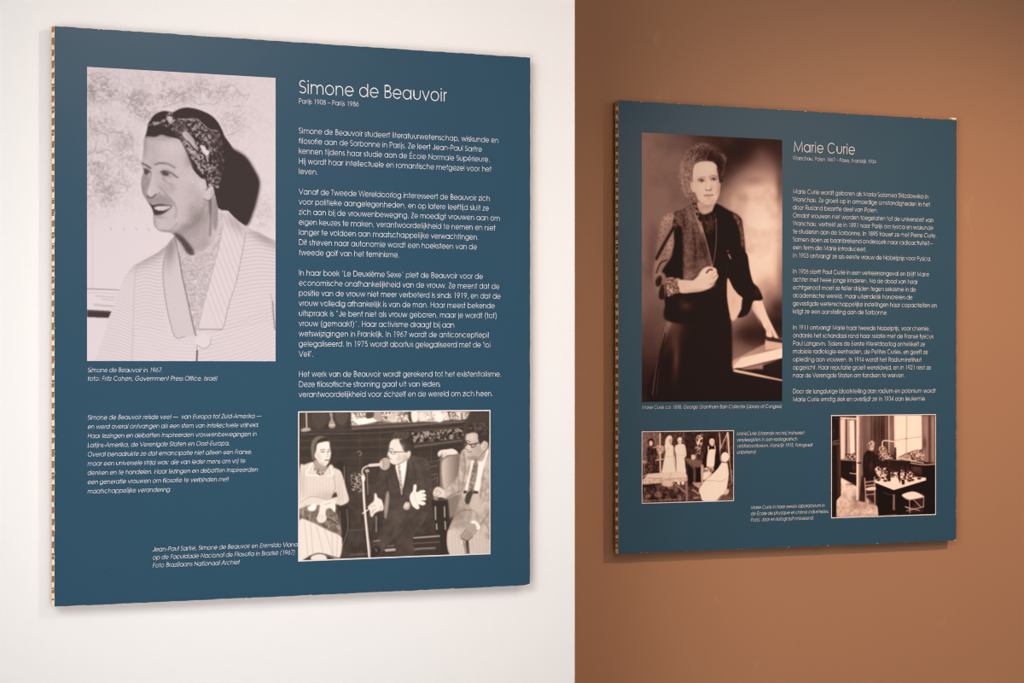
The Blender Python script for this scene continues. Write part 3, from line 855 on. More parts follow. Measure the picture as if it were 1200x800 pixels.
# scarf
scarf = [(192, 330), (190, 290), (215, 250), (270, 262), (330, 240), (360, 190), (400, 165), (428, 190), (440, 232), (520, 232), (640, 228), (690, 265), (760, 330), (840, 345), (870, 400), (890, 500), (900, 600), (895, 700), (870, 790), (850, 880), (800, 860), (760, 830), (725, 790), (690, 740), (640, 690), (600, 610), (560, 530), (490, 425), (445, 395), (420, 345), (370, 310), (300, 288), (240, 300)]
A.poly(scarf, .20, .5)
A.clip(scarf)
A.speckle(None, 3.0, -.35, .85, 31, .70, 3, 2.0)
A.speckle(None, 1.2, 0, .8, 33, .3, 2, 1.6)
A.poly([(445, 250), (500, 262), (540, 310), (500, 385), (450, 390), (430, 330)], .16, 1.0, .75)
A.speckle([(445, 250), (500, 262), (540, 310), (500, 385), (450, 390), (430, 330)], .8, 0, .6, 36, .5, 1, 1.4)
A.poly([(770, 350), (850, 360), (900, 520), (890, 760), (840, 760), (830, 520)], .12, 1.5, .65)
for k in range(6): A.line([(770 + 14 * k, 350), (800 + 12 * k, 400), (810 + 12 * k, 460)], .5, .40, .4, .6)
A.poly([(512, 368), (548, 352), (600, 400), (630, 450), (650, 520), (620, 510), (560, 450)], .82, .5, .9)
A.line([(550, 380), (610, 440), (640, 510)], .8, .45, .4, .6)
A.poly([(676, 476), (720, 490), (738, 520), (765, 540), (750, 578), (715, 560), (690, 520)], .95, .4)
A.poly([(560, 510), (600, 520), (660, 560), (680, 600), (640, 600), (590, 560)], .70, .6, .7)
A.line([(600, 545), (650, 540), (700, 580), (690, 610), (660, 600)], 1.3, .85, .5, .8)
A.line([(690, 640), (720, 690), (760, 660)], 1.2, .75, .5, .7); A.line([(600, 580), (650, 660), (690, 720)], 1.4, .7, .5, .7)
A.line([(560, 440), (640, 530), (710, 570)], 1.5, .08, .5, .9)
A.line([(590, 330), (620, 400), (660, 440), (690, 470)], 1.8, .08, .6, .8)
A.line([(680, 350), (700, 400), (720, 440)], 1.0, .75, .4, .8)
A.line([(700, 300), (760, 340)], 1.4, .1, .6, .8)
A.poly([(375, 215), (405, 210), (412, 240), (395, 275), (380, 260)], .88, .5, .85)
A.line([(360, 195), (420, 185)], 1.2, .6, .5, .7)
A.line([(215, 290), (250, 270), (300, 270), (330, 245)], 1.6, .6, .7, .6)
A.line([(350, 220), (372, 290), (410, 320)], 1.6, .06, .6, .8)
A.line([(820, 520), (870, 560), (890, 640)], 1.0, .5, .6, .6)
A.line([(740, 590), (750, 630)], 2.2, .8, .5, .8)
A.clip()
A.line([(470, 232), (560, 238), (640, 232), (690, 268), (760, 328), (842, 346)], 1.1, .72, .5, .75)
A.line([(485, 430), (545, 525), (575, 600), (605, 680)], 1.6, .66, .7, .55)
A.c = np.clip((A.c - .62) * 1.22 + .60, 0, 1)
A.grain(.05, 5, .5)
print_sheet('photograph', A, (-.4374, -.0766, -.0590, .4333), GREY, scarf_panel, (320, 500), 0, 'grey-toned picture of a smiling woman in a patterned headscarf before a map')

# ---------- three people sitting in carved chairs, a man speaking into a microphone
A = Print([(350.7, 483.3), (573.2, 481.8), (573.4, 647.4), (351.2, 656.0)], 4, .13)
A.view(340, 470, 3.477)
# panelling behind
A.speckle(None, 9, .08, .17, 41, 1, 3, 1.2)
A.grad([(30, 120), (820, 60), (820, 330), (30, 330)], (0, 120), .10, (0, 300), .13, 1, .5, False)
for y0, y1, v, a in ((118, 108, .20, .8), (134, 122, .30, .6), (142, 128, .08, .8), (160, 150, .26, .5), (176, 166, .08, .8), (190, 180, .24, .5), (206, 196, .07, .8), (232, 226, .20, .5), (262, 258, .06, .7), (300, 298, .16, .5), (330, 330, .06, .6)):
    A.line([(40, y0), (400, y1 + 4), (720, y1 - 40 * (y0 < 200))], 1.4, v, .6, a)
A.poly([(250, 100), (480, 88), (735, 70), (735, 82), (500, 104), (250, 118)], .24, .6, .9, False)
A.line([(255, 96), (480, 85), (735, 68)], 1.0, .55, .5, .8)
A.line([(255, 112), (490, 98), (730, 82)], .9, .42, .5, .8)
A.line([(255, 122), (500, 110), (730, 96)], 1.6, .06, .6, .9)
A.poly([(500, 116), (720, 100), (720, 128), (500, 168)], .22, .8, .8, False)
A.clip([(495, 128), (720, 108), (720, 150), (495, 170)], False)
A.speckle(None, 2.4, -.1, .62, 44, .8, 2, 1.8)
A.clip()
A.line([(500, 186), (700, 160)], 2.2, .40, 1.0, .7); A.line([(500, 200), (700, 176)], 2, .08, .8, .8)
for (x, y) in ((520, 150), (560, 138), (600, 134), (640, 128), (680, 124)): A.line([(x, y), (x + 12, y - 8), (x + 24, y + 2)], 1.2, .6, .5, .6)
A.line([(285, 130), (285, 560)], .5, .3, .4, .6); A.line([(366, 110), (366, 250)], .6, .3, .5, .5); A.line([(576, 60), (576, 250)], .5, .45, .4, .5)
for (x, y, r) in ((283, 212, 9), (272, 320, 12), (268, 345, 8)): A.line([(x - r, y - 4), (x, y - r), (x + r, y + 2), (x, y + r)], 1.0, .62, .5, .7)
A.speckle([(250, 300), (295, 300), (300, 360), (255, 365)], 1.6, 0, .8, 47, .7, 2, 1.6)
A.line([(240, 525), (330, 520)], 1.2, .32, .6, .7); A.line([(250, 625), (320, 620)], 1.6, .40, .6, .6); A.line([(280, 300), (276, 620)], .6, .32, .5, .5)
# shelf with vases and plates
A.poly([(45, 48), (100, 48), (100, 110), (45, 110)], .17, 1, .8, False)
A.line([(66, 48), (68, 108)], 1.3, .78, .4); A.poly([(44, 116), (60, 108), (82, 110), (80, 120), (50, 124)], .62, .7)
A.poly([(92, 48), (150, 46), (152, 80), (130, 108), (100, 104)], .20, .7); A.poly([(185, 46), (235, 46), (232, 80), (212, 100), (190, 82)], .24, .7)
A.poly([(160, 50), (172, 48), (174, 70), (184, 96), (180, 108), (160, 108), (158, 90), (166, 72)], .55, .6)
A.line([(160, 98), (182, 96)], 1.0, .8, .4)
A.poly([(248, 46), (310, 44), (312, 90), (280, 98), (250, 98)], .72, .6, 1, False)
A.speckle([(248, 46), (310, 44), (312, 90), (280, 98), (250, 98)], 1.8, .2, 1, 48, .6, 2, 1.6, .5, False)
A.poly([(275, 72), (340, 66), (362, 80), (310, 92), (275, 92)], .94, .6)
A.poly([(338, 46), (372, 44), (372, 84), (340, 70)], .58, .6); A.poly([(312, 46), (340, 46), (336, 66), (312, 70)], .20, .6)
A.poly([(374, 44), (480, 42), (482, 80), (440, 86), (376, 84)], .62, .6, 1, False)
A.speckle([(374, 44), (480, 42), (482, 80), (440, 86), (376, 84)], 2.0, .2, 1.0, 49, .75, 2, 1.5, .5, False)
A.poly([(396, 56), (430, 46), (440, 80), (405, 84)], .82, .6, .7)
A.poly([(494, 42), (520, 42), (523, 74), (508, 86), (496, 78)], .88, .5)
A.poly([(522, 42), (640, 40), (650, 76), (600, 84), (524, 82)], .84, .6, 1, False)
A.speckle([(540, 44), (640, 40), (650, 76), (560, 82)], 2.0, .45, 1.0, 50, .6, 2, 1.4, .5, False)
A.line([(576, 42), (577, 82)], .8, .5, .5, .6); A.line([(470, 60), (484, 84)], 1.2, .9, .4)
A.poly([(590, 42), (612, 42), (620, 80), (598, 82)], .9, .5)
A.poly([(650, 44), (735, 40), (720, 72), (680, 76), (652, 74)], .66, .6, 1, False)
A.speckle([(650, 44), (735, 40), (720, 72), (680, 76), (652, 74)], 1.8, .3, 1.0, 51, .7, 2, 1.5, .5, False)
A.poly([(735, 42), (808, 40), (808, 200), (700, 200), (706, 90)], .15, 1.5, .95, False)
# chairs
A.poly([(612, 232), (640, 220), (700, 222), (690, 330), (650, 360), (660, 460), (640, 470), (616, 400)], .40, .8)
A.grad([(622, 240), (690, 230), (688, 320), (640, 352), (624, 350)], (620, 0), .72, (690, 0), .34, .8)
A.poly([(640, 385), (700, 360), (700, 440), (650, 470)], .42, .8)
A.line([(612, 230), (612, 350)], 1.2, .4, .5, .7); A.line([(562, 250), (608, 240)], 1.0, .55, .5, .7)
A.poly([(560, 250), (606, 240), (606, 350), (565, 350)], .15, .6, .9, False)
A.lines([[(572, 268), (600, 262)], [(572, 300), (602, 296)], [(582, 320), (600, 310), (598, 335)]], .9, .5, .5, .6)
A.poly([(186, 260), (226, 262), (232, 400), (238, 540), (210, 600), (205, 540), (200, 430)], .07, .8)
A.line([(221, 265), (223, 330)], 1.0, .5, .4, .8); A.line([(232, 440), (236, 520), (214, 590)], 1.0, .45, .5, .8)
A.line([(204, 450), (208, 520)], 1.2, .4, .5, .7)
A.poly([(580, 392), (640, 390), (646, 620), (600, 624), (590, 500)], .06, .7)
for (x, y0, y1) in ((592, 430, 480), (629, 430, 470), (632, 490, 520), (597, 500, 520)): A.line([(x, y0), (x + 1, y1)], 1.7, .72, .6, .8)
A.poly([(495, 540), (610, 535), (615, 620), (500, 626)], .10, .6, .9, False)
A.line([(500, 556), (608, 548)], 1.8, .62, .6, .9); A.line([(505, 578), (608, 572)], 1.6, .34, .6, .8); A.line([(505, 602), (540, 599), (590, 597)], 2.2, .50, .8, .8)
A.poly([(368, 590), (430, 586), (432, 616), (366, 618)], .08, .6); A.line([(392, 606), (432, 603)], 3.2, .72, .7, .85); A.line([(398, 590), (424, 587)], 1.6, .5, .6, .7)
# woman on the left
A.poly([(40, 275), (60, 258), (95, 248), (110, 270), (125, 300), (165, 258), (180, 270), (206, 284), (220, 320), (232, 365), (240, 395), (235, 412), (210, 424), (186, 420), (180, 450), (120, 470), (40, 470)], .80, .5)
A.clip([(40, 275), (60, 258), (95, 248), (125, 300), (165, 258), (206, 284), (232, 365), (240, 395), (210, 424), (180, 450), (40, 470)])
for k in range(14): A.line([(46 + 13 * k, 250), (44 + 13 * k, 340), (40 + 14 * k, 460)], .5, .62, .4, .55)
A.blob(150, 390, 60, 26, .60, .5); A.blob(50, 330, 16, 60, .64, .5); A.blob(200, 350, 16, 40, .70, .5)
A.line([(172, 385), (184, 350), (178, 300)], 1.0, .52, .7, .6)
A.clip()
A.poly([(186, 370), (192, 388), (170, 392)], .12, .6)
A.line([(92, 250), (66, 296), (98, 302), (124, 304)], 1.2, .97, .4, .9); A.line([(164, 262), (174, 298), (150, 304)], 1.2, .97, .4, .9)
A.poly([(98, 242), (110, 240), (150, 262), (142, 284), (126, 302), (112, 292), (100, 268)], .56, .6)
A.speckle([(100, 272), (140, 284), (126, 304), (108, 292)], 1.2, .15, .8, 52, .8, 1, 1.5)
A.poly([(86, 205), (88, 170), (106, 145), (136, 142), (156, 156), (162, 175), (120, 200), (100, 235), (92, 238)], .36, .5)
A.poly([(102, 180), (120, 155), (148, 148), (160, 166), (158, 180), (120, 186), (106, 210), (98, 232)], .08, .5)
A.poly([(106, 200), (110, 176), (124, 168), (152, 163), (160, 168), (163, 190), (167, 212), (161, 240), (152, 258), (140, 263), (124, 254), (108, 236), (100, 222)], .88, .45)
A.blob(118, 226, 12, 26, .70, .6, -20); A.blob(132, 254, 16, 7, .66, .6)
A.line([(124, 199), (136, 196), (143, 199)], 1.0, .34, .5, .8); A.line([(154, 198), (161, 196)], 1.0, .3, .5, .8)
A.line([(128, 206), (140, 206)], 1.2, .25, .5, .8); A.line([(154, 205), (161, 205)], 1.2, .25, .5, .8)
A.line([(150, 206), (156, 222), (148, 227)], .9, .52, .5, .7); A.line([(144, 241), (152, 239), (157, 240)], 1.5, .28, .5, .85)
A.poly([(36, 400), (70, 392), (110, 392), (150, 404), (168, 420), (160, 430), (130, 424), (80, 420), (40, 440)], .80, .5)
A.line([(40, 412), (90, 388), (150, 400)], .7, .5, .5, .6); A.line([(60, 424), (120, 424), (156, 434)], .8, .45, .5, .6)
A.poly([(38, 440), (120, 424), (180, 440), (206, 500), (206, 550), (150, 522), (90, 492), (38, 490)], .33, .5)
A.speckle([(38, 440), (120, 424), (180, 440), (206, 500), (206, 550), (150, 522), (90, 492), (38, 490)], 4, .18, .55, 53, .6, 3, 1.4)
A.lines([[(150, 520), (180, 500), (204, 520)], [(160, 470), (190, 490), (202, 510)], [(55, 440), (50, 488)], [(84, 440), (80, 488)]], .9, .66, .5, .7)
A.poly([(72, 434), (106, 416), (104, 442), (82, 446)], .93, .45)
A.poly([(128, 412), (166, 398), (190, 392), (188, 410), (168, 432), (150, 440), (146, 460), (150, 478), (136, 494), (118, 492), (110, 476), (118, 452)], .86, .5)
A.poly([(164, 426), (184, 420), (184, 452), (172, 440)], .92, .5)
A.lines([[(118, 480), (126, 462)], [(128, 486), (136, 464)], [(140, 420), (166, 414)], [(150, 402), (172, 396), (186, 398)]], .7, .5, .5, .6)
A.poly([(36, 490), (90, 492), (150, 522), (206, 548), (213, 570), (212, 606), (200, 640), (168, 632), (120, 618), (84, 628), (60, 642), (36, 646)], .84, .5)
A.clip([(36, 490), (90, 492), (150, 522), (206, 548), (213, 570), (200, 640), (120, 618), (60, 642), (36, 646)])
for (x0, x1) in ((60, 76), (84, 96), (104, 142), (130, 180), (170, 176), (198, 190)): A.line([(x0, 490), ((x0 + x1) / 2, 560), (x1, 640)], .8, .64, .5, .7)
A.clip()
A.poly([(92, 626), (122, 618), (146, 628), (148, 646), (90, 646)], .84, .5); A.line([(66, 642), (94, 626), (130, 620), (200, 638)], 1.2, .2, .5, .8)
# the speaker: dark suit
suit = [(470, 215), (520, 228), (560, 240), (572, 290), (578, 380), (566, 440), (540, 500), (500, 560), (505, 622), (436, 626), (432, 560), (400, 580), (370, 620), (330, 632), (332, 600), (356, 560), (390, 480), (396, 420), (380, 400), (340, 400), (330, 385), (352, 330), (374, 270), (400, 262), (440, 250)]
A.poly(suit, .20, .5)
A.clip(suit)
A.speckle(None, 12, .13, .24, 55, .8, 3, 1.2)
A.line([(440, 256), (436, 310), (456, 384)], 1.3, .07, .6, .8); A.line([(476, 232), (478, 300), (460, 384)], 1.3, .09, .6, .8); A.line([(392, 300), (400, 380), (390, 440)], 1.6, .08, .8, .8)
A.line([(500, 250), (512, 320), (494, 380)], 1.2, .10, .8, .7); A.line([(540, 440), (480, 500), (428, 580)], 1.3, .09, .8, .8); A.line([(390, 480), (430, 450), (490, 440)], 1.8, .28, 1.4, .5)
A.line([(470, 460), (440, 500), (420, 560)], 2.2, .27, 1.4, .5); A.blob(440, 470, 40, 22, .27, .5)
A.clip()
A.poly([(392, 378), (402, 366), (404, 400), (398, 450), (388, 480), (384, 440)], .52, .5)
A.poly([(430, 262), (446, 256), (473, 236), (476, 250), (470, 300), (458, 356), (446, 330), (436, 295)], .93, .45)
A.poly([(440, 264), (448, 262), (452, 290), (458, 350), (455, 384), (449, 350), (444, 300)], .62, .4)
A.speckle([(440, 264), (448, 262), (452, 290), (458, 350), (455, 384), (449, 350), (444, 300)], .9, .3, .95, 56, .7, 1, 1.6)
A.poly([(408, 165), (414, 140), (436, 124), (468, 124), (492, 140), (504, 170), (502, 196), (488, 214), (476, 205), (450, 175)], .08, .45)
A.poly([(402, 200), (408, 168), (424, 154), (452, 156), (472, 178), (482, 204), (486, 216), (478, 232), (462, 246), (440, 258), (418, 256), (406, 246), (404, 230), (398, 218)], .84, .45)
A.poly([(446, 158), (468, 160), (494, 180), (496, 206), (482, 212), (462, 200), (452, 180)], .14, .5)
for k in range(9): A.line([(412 + 8 * k, 160 - abs(k - 3) * 1.5), (420 + 8 * k, 138), (430 + 7 * k, 127)], .7, .62 if k % 2 else .45, .4, .7)
A.poly([(474, 210), (486, 202), (492, 212), (484, 232), (472, 238)], .82, .45)
A.line([(396, 194), (404, 200), (416, 206), (478, 206)], 1.0, .22, .4, .8)
A.line([(408, 204), (414, 214), (424, 216), (430, 206)], 1.0, .22, .4, .8); A.line([(398, 196), (400, 206)], 1.0, .2, .4, .7)
A.line([(402, 192), (420, 196)], 1.1, .3, .5, .7); A.line([(404, 232), (414, 236)], 1.2, .35, .5, .7); A.blob(450, 238, 20, 12, .68, .5); A.line([(438, 258), (462, 246), (478, 232)], 1.2, .4, .6, .6)
A.blob(420, 226, 12, 14, .92, .6); A.blob(450, 188, 16, 14, .90, .6); A.blob(470, 228, 12, 14, .62, .6); A.line([(401, 206), (396, 220), (404, 226)], 1.2, .55, .6, .7)
A.line([(440, 212), (446, 222), (438, 236)], .9, .6, .6, .6)
# microphone
A.line([(300, 300), (294, 290), (300, 272), (326, 260)], 2.0, .70, .4); A.line([(326, 261), (366, 258)], 3.6, .78, .5)
A.poly([(366, 246), (380, 234), (398, 232), (406, 250), (404, 268), (390, 279), (374, 276), (365, 264)], .74, .5)
A.poly([(378, 236), (398, 232), (406, 250), (404, 268), (390, 279), (378, 272)], .60, .6, .8); A.line([(376, 238), (382, 256), (378, 274)], .8, .45, .5, .8)
A.line([(298, 300), (304, 420), (316, 540), (326, 634)], 3.4, .62, .5); A.line([(297, 306), (303, 420), (314, 540), (323, 634)], 1.2, .92, .4)
A.line([(306, 320), (313, 440), (326, 560)], 1.2, .06, .5, .9); A.line([(314, 290), (318, 380)], 1.2, .5, .4, .8)
A.poly([(292, 306), (304, 304), (306, 322), (294, 324)], .9, .4); A.poly([(306, 280), (318, 276), (324, 286), (310, 290)], .6, .4)
# his hands
A.poly([(344, 378), (352, 376), (358, 392), (374, 402), (382, 430), (378, 444), (362, 448), (346, 456), (336, 470), (328, 466), (324, 440), (316, 432), (328, 418), (342, 404)], .86, .45)
A.line([(296, 457), (326, 436)], 1.2, .92, .4); A.lines([[(330, 462), (340, 440)], [(336, 452), (350, 436)], [(366, 444), (374, 428)], [(330, 430), (346, 424)]], .7, .5, .5, .7)
A.poly([(488, 400), (490, 380), (500, 364), (503, 344), (509, 338), (516, 344), (514, 364), (518, 370), (534, 362), (548, 362), (550, 370), (534, 378), (546, 376), (554, 380), (552, 388), (538, 390), (552, 392), (554, 402), (540, 404), (532, 404), (548, 410), (552, 418), (540, 424), (524, 420), (528, 432), (520, 440), (508, 434), (498, 424)], .90, .4)
A.line([(506, 372), (512, 400), (520, 420)], .7, .66, .6, .6); A.poly([(466, 420), (476, 410), (488, 416), (486, 436), (470, 440), (462, 432)], .80, .4); A.speckle([(466, 420), (476, 410), (488, 416), (486, 436), (470, 440)], 1.0, .4, .95, 57, .6, 1, 1.4)
A.poly([(336, 596), (360, 590), (372, 612), (350, 632), (330, 632)], .06, .6)
A.line([(340, 570), (366, 566)], 1.4, .6, .5, .7); A.line([(350, 600), (354, 610)], 1.2, .6, .5, .7); A.line([(352, 470), (352, 530)], 1.8, .55, .6, .7)
# man on the right
A.poly([(698, 205), (716, 196), (740, 230), (760, 240), (806, 190), (812, 190), (812, 618), (730, 622), (722, 580), (716, 622), (652, 624), (640, 540), (652, 510), (680, 440), (688, 380), (636, 396), (610, 380), (622, 360), (660, 336), (684, 300), (690, 240)], .62, .5)
man = [(698, 205), (716, 196), (760, 240), (806, 190), (812, 190), (812, 618), (730, 622), (722, 580), (716, 622), (652, 624), (640, 540), (680, 440), (688, 380), (636, 396), (610, 380), (660, 336), (684, 300), (690, 240)]
A.clip(man)
A.speckle(None, 5, .54, .74, 58, .7, 3, 1.4)
A.line([(706, 210), (712, 280), (690, 400), (668, 460)], 1.8, .44, .8, .7); A.line([(640, 392), (690, 366)], 1.4, .3, .6, .7); A.line([(684, 300), (688, 360), (676, 400)], 1.0, .44, .7, .6)
A.blob(690, 460, 40, 40, .46, .7, 20); A.line([(660, 476), (700, 444), (750, 446), (764, 470)], 1.4, .36, .8, .7)
A.blob(700, 500, 30, 14, .50, .5); A.blob(770, 440, 20, 40, .70, .5, 20); A.blob(680, 580, 26, 50, .78, .7); A.blob(772, 580, 22, 40, .76, .6)
A.line([(720, 570), (722, 622)], 2.4, .16, .7, .8); A.line([(700, 560), (716, 610)], 2.0, .38, .9, .7)
A.line([(812, 450), (770, 510), (750, 540)], 1.2, .36, .8, .6); A.line([(786, 480), (808, 520), (810, 560)], 1.2, .42, .8, .6)
A.line([(790, 220), (784, 320), (770, 420)], 1.1, .42, .6, .6); A.line([(800, 340), (790, 400), (762, 440)], 1.0, .46, .6, .5)
A.poly([(642, 536), (655, 524), (682, 538), (706, 578), (722, 624), (652, 626)], .74, 1.0, .9); A.poly([(736, 561), (770, 542), (800, 572), (812, 624), (731, 626)], .72, 1.0, .9)
A.line([(721, 566), (724, 600), (726, 624)], 3.0, .14, .9, .9); A.line([(700, 560), (712, 590), (718, 624)], 2.4, .42, 1.2, .8); A.blob(664, 440, 26, 40, .44, .5, 20)
for k in range(5): A.line([(660 + 12 * k, 540), (664 + 12 * k, 620)], .6, .58, .5, .5); A.line([(744 + 13 * k, 556), (748 + 13 * k, 618)], .6, .56, .5, .5)
A.clip()
A.poly([(740, 240), (760, 242), (800, 200), (806, 210), (780, 300), (768, 376), (752, 376), (740, 340), (714, 376), (712, 360), (730, 290)], .92, .45)
A.poly([(748, 250), (758, 242), (764, 258), (760, 300), (750, 350), (740, 390), (724, 420), (716, 404), (724, 360), (736, 300)], .46, .45)
A.speckle([(748, 250), (758, 242), (764, 258), (760, 300), (750, 350), (740, 390), (724, 420), (716, 404), (724, 360), (736, 300)], 2.2, .25, .7, 59, .6, 2, 1.4)
A.poly([(722, 372), (744, 366), (738, 400), (722, 420), (712, 404)], .16, .5); A.poly([(706, 366), (718, 362), (718, 374), (706, 376)], .1, .4, 1, False); A.poly([(746, 364), (766, 366), (766, 378), (746, 378)], .14, .4, 1, False)
A.poly([(744, 380), (768, 382), (776, 430), (760, 448), (740, 440), (732, 420)], .70, .6, .9)
A.poly([(716, 172), (714, 150), (724, 128), (760, 128), (790, 150), (796, 180), (800, 190), (780, 216), (764, 234), (744, 234), (730, 226), (718, 208), (712, 196)], .68, .45)
A.blob(726, 190, 9, 34, .80, .7); A.blob(738, 146, 16, 14, .80, .6); A.blob(770, 200, 20, 24, .54, .6); A.blob(748, 228, 18, 7, .42, .7)
A.poly([(720, 132), (722, 106), (744, 90), (780, 86), (806, 100), (808, 160), (800, 170), (790, 160), (778, 180), (766, 160), (762, 132), (740, 128)], .10, .5)
A.speckle([(722, 106), (744, 90), (780, 86), (806, 100), (800, 140), (762, 132)], 1.4, 0, .5, 60, .5, 2, 1.6)
A.poly([(776, 176), (790, 164), (804, 170), (802, 188), (788, 200), (778, 192)], .74, .45); A.line([(790, 172), (796, 180), (788, 190)], .8, .4, .5, .7)
A.line([(714, 164), (724, 174), (740, 176), (766, 170)], 1.4, .12, .4, .9); A.line([(736, 176), (740, 188), (752, 184), (758, 172)], 1.1, .16, .4, .85); A.line([(716, 168), (718, 182)], 1.2, .14, .4, .8)
A.line([(718, 160), (732, 166)], 1.3, .2, .5, .7); A.line([(722, 206), (738, 206)], 1.2, .34, .5, .8); A.line([(726, 212), (742, 214)], .9, .5, .5, .6); A.line([(716, 196), (726, 198)], 1.1, .4, .5, .7)
A.poly([(732, 226), (744, 236), (764, 236), (790, 210), (800, 196), (786, 240), (760, 246), (742, 240)], .40, .6, .6)
A.poly([(601, 214), (612, 200), (640, 196), (662, 194), (680, 204), (682, 214), (660, 218), (640, 220), (626, 228), (618, 226), (622, 214), (606, 226)], .84, .4)
A.lines([[(606, 220), (622, 206)], [(620, 226), (636, 210)]], .6, .45, .4, .7); A.line([(680, 206), (686, 216)], 1.4, .5, .5, .8)
A.poly([(582, 372), (590, 354), (604, 348), (622, 358), (632, 374), (626, 388), (600, 392), (586, 388)], .80, .45)
A.lines([[(588, 380), (604, 366), (616, 372)], [(596, 386), (614, 376)], [(590, 366), (604, 358)]], .7, .45, .5, .7); A.poly([(586, 386), (604, 390), (600, 402), (584, 398)], .5, .5); A.line([(588, 402), (640, 400)], 1.2, .5, .5, .6)
A.poly([(738, 494), (752, 486), (774, 510), (762, 522)], .95, .4)
A.poly([(752, 498), (760, 520), (744, 548), (722, 566), (700, 566), (690, 548), (696, 530), (716, 512), (736, 500)], .58, .45)
A.lines([[(698, 548), (718, 520)], [(706, 560), (728, 530)], [(716, 564), (738, 536)]], .9, .36, .5, .7); A.line([(700, 556), (722, 568), (742, 548)], 1.1, .2, .5, .7); A.line([(694, 540), (710, 516)], 1.6, .78, .6, .6); A.line([(700, 566), (702, 580)], 1.4, .86, .4, .9)
A.c = np.clip((A.c - .42) * 1.12 + .43, 0, 1)
A.grain(.06, 6, .5)
print_sheet('photograph', A, (-.0095, -.4361, .4064, -.1693), BROWNISH, scarf_panel, (330, 250), .0024, 'brown-toned picture of three seated people, the middle man at a microphone')

# ---------- sepia portrait of the standing woman
A = Print([(752.4, 155.1), (916.9, 164.2), (916.2, 470), (752, 470.8)], 3, .40)
A.view(0, 0, 1)
hh, ww = A.h, A.w
# studio backdrop: brown haze on the left, dark top right, a pale cloud on the right
A.grad([(740, 140), (930, 140), (930, 480), (740, 480)], (752, 0), .50, (800, 0), .42, 1, 1, False)
A.blob(765, 175, 30, 24, .54, .7); A.blob(790, 165, 20, 20, .40, .6); A.blob(775, 215, 26, 40, .46, .6); A.blob(765, 280, 24, 60, .50, .7); A.blob(758, 350, 16, 50, .46, .7)
A.blob(835, 160, 40, 14, .22, .8); A.blob(880, 178, 46, 30, .03, 1.0); A.blob(868, 190, 22, 22, .05, .9); A.blob(915, 190, 26, 44, .03, 1.0); A.blob(852, 200, 12, 24, .10, .7)
A.blob(890, 182, 10, 14, .26, .5); A.blob(896, 192, 14, 12, .28, .6); A.blob(880, 205, 14, 12, .32, .7); A.blob(866, 218, 14, 16, .34, .7)
A.blob(905, 205, 14, 10, .30, .6)
A.blob(890, 275, 28, 62, .90, 1.0); A.blob(892, 240, 22, 30, .90, .9); A.blob(868, 250, 18, 30, .74, .8); A.blob(906, 290, 16, 60, .92, .9); A.blob(856, 244, 10, 20, .62, .6)
A.blob(886, 222, 14, 14, .72, .7); A.blob(898, 214, 12, 10, .62, .6); A.blob(906, 228, 8, 12, .78, .6); A.blob(880, 320, 30, 40, .88, .9)
A.view(0, 0, 1)
A.poly([(852, 270), (858, 240), (872, 224), (888, 214), (900, 216), (912, 236), (915, 300), (910, 338), (895, 348), (880, 345), (866, 320), (858, 296)], .88, 5, .8)
A.blob(890, 280, 18, 46, .97, .8); A.blob(862, 252, 10, 16, .66, .5); A.blob(870, 232, 8, 8, .50, .5); A.blob(884, 212, 14, 7, .40, .5)
A.blob(915, 215, 5, 26, .22, .8); A.blob(918, 330, 8, 40, .30, .8); A.blob(916, 280, 5, 60, .62, .5); A.blob(902, 345, 12, 16, .42, .7); A.blob(912, 362, 12, 14, .10, .8); A.blob(896, 335, 10, 10, .60, .5)
A.blob(868, 378, 16, 18, .42, .8); A.blob(880, 392, 22, 14, .08, .9); A.blob(905, 390, 20, 20, .05, .95); A.blob(892, 372, 16, 12, .18, .7); A.blob(858, 362, 10, 14, .75, .8); A.blob(912, 380, 10, 10, .04, .9)
A.blob(760, 430, 20, 60, .14, .8); A.blob(770, 460, 40, 40, .04, .9); A.blob(762, 400, 10, 30, .26, .6); A.blob(775, 375, 14, 24, .28, .5)
A.put(np.ones((hh, ww)) * np.clip((noise(hh, ww, 26 * 3, 71, 3) - .5) * 2.0, 0, 1), .62, .14)
A.put(np.ones((hh, ww)) * np.clip((.5 - noise(hh, ww, 20 * 3, 72, 3)) * 2.0, 0, 1), .10, .24)
# table, books and papers lower right
A.view(750, 350, 6.4)
A.poly([(690, 500), (1080, 380), (1080, 800), (560, 800), (580, 520)], .03, .6, 1, False)
A.grad([(690, 470), (760, 432), (940, 340), (1070, 300), (1070, 400), (690, 525)], (700, 440), .70, (1060, 330), .46, .9)
A.poly([(935, 340), (944, 300), (1070, 310), (1070, 372), (940, 386)], .74, .5, 1, False)
A.poly([(942, 280), (975, 282), (1070, 310), (1070, 336), (948, 316)], .16, .4, 1, False)
A.poly([(682, 522), (760, 446), (1070, 370), (1070, 446), (920, 480), (760, 520)], .93, .5, 1, False)
A.poly([(760, 524), (900, 490), (1040, 462), (980, 500), (920, 530), (880, 528), (800, 534)], .52, .8)
A.poly([(920, 500), (1070, 450), (1070, 590), (920, 552)], .06, .8, 1, False)
A.poly([(572, 512), (600, 510), (700, 528), (860, 562), (1072, 610), (1072, 620), (860, 580), (690, 546), (590, 526), (572, 530)], .92, .4, 1, False)
A.line([(600, 518), (860, 572), (1070, 616)], .6, .3, .4, .5)
A.poly([(578, 548), (596, 542), (612, 552), (606, 564), (584, 562)], .86, .4)
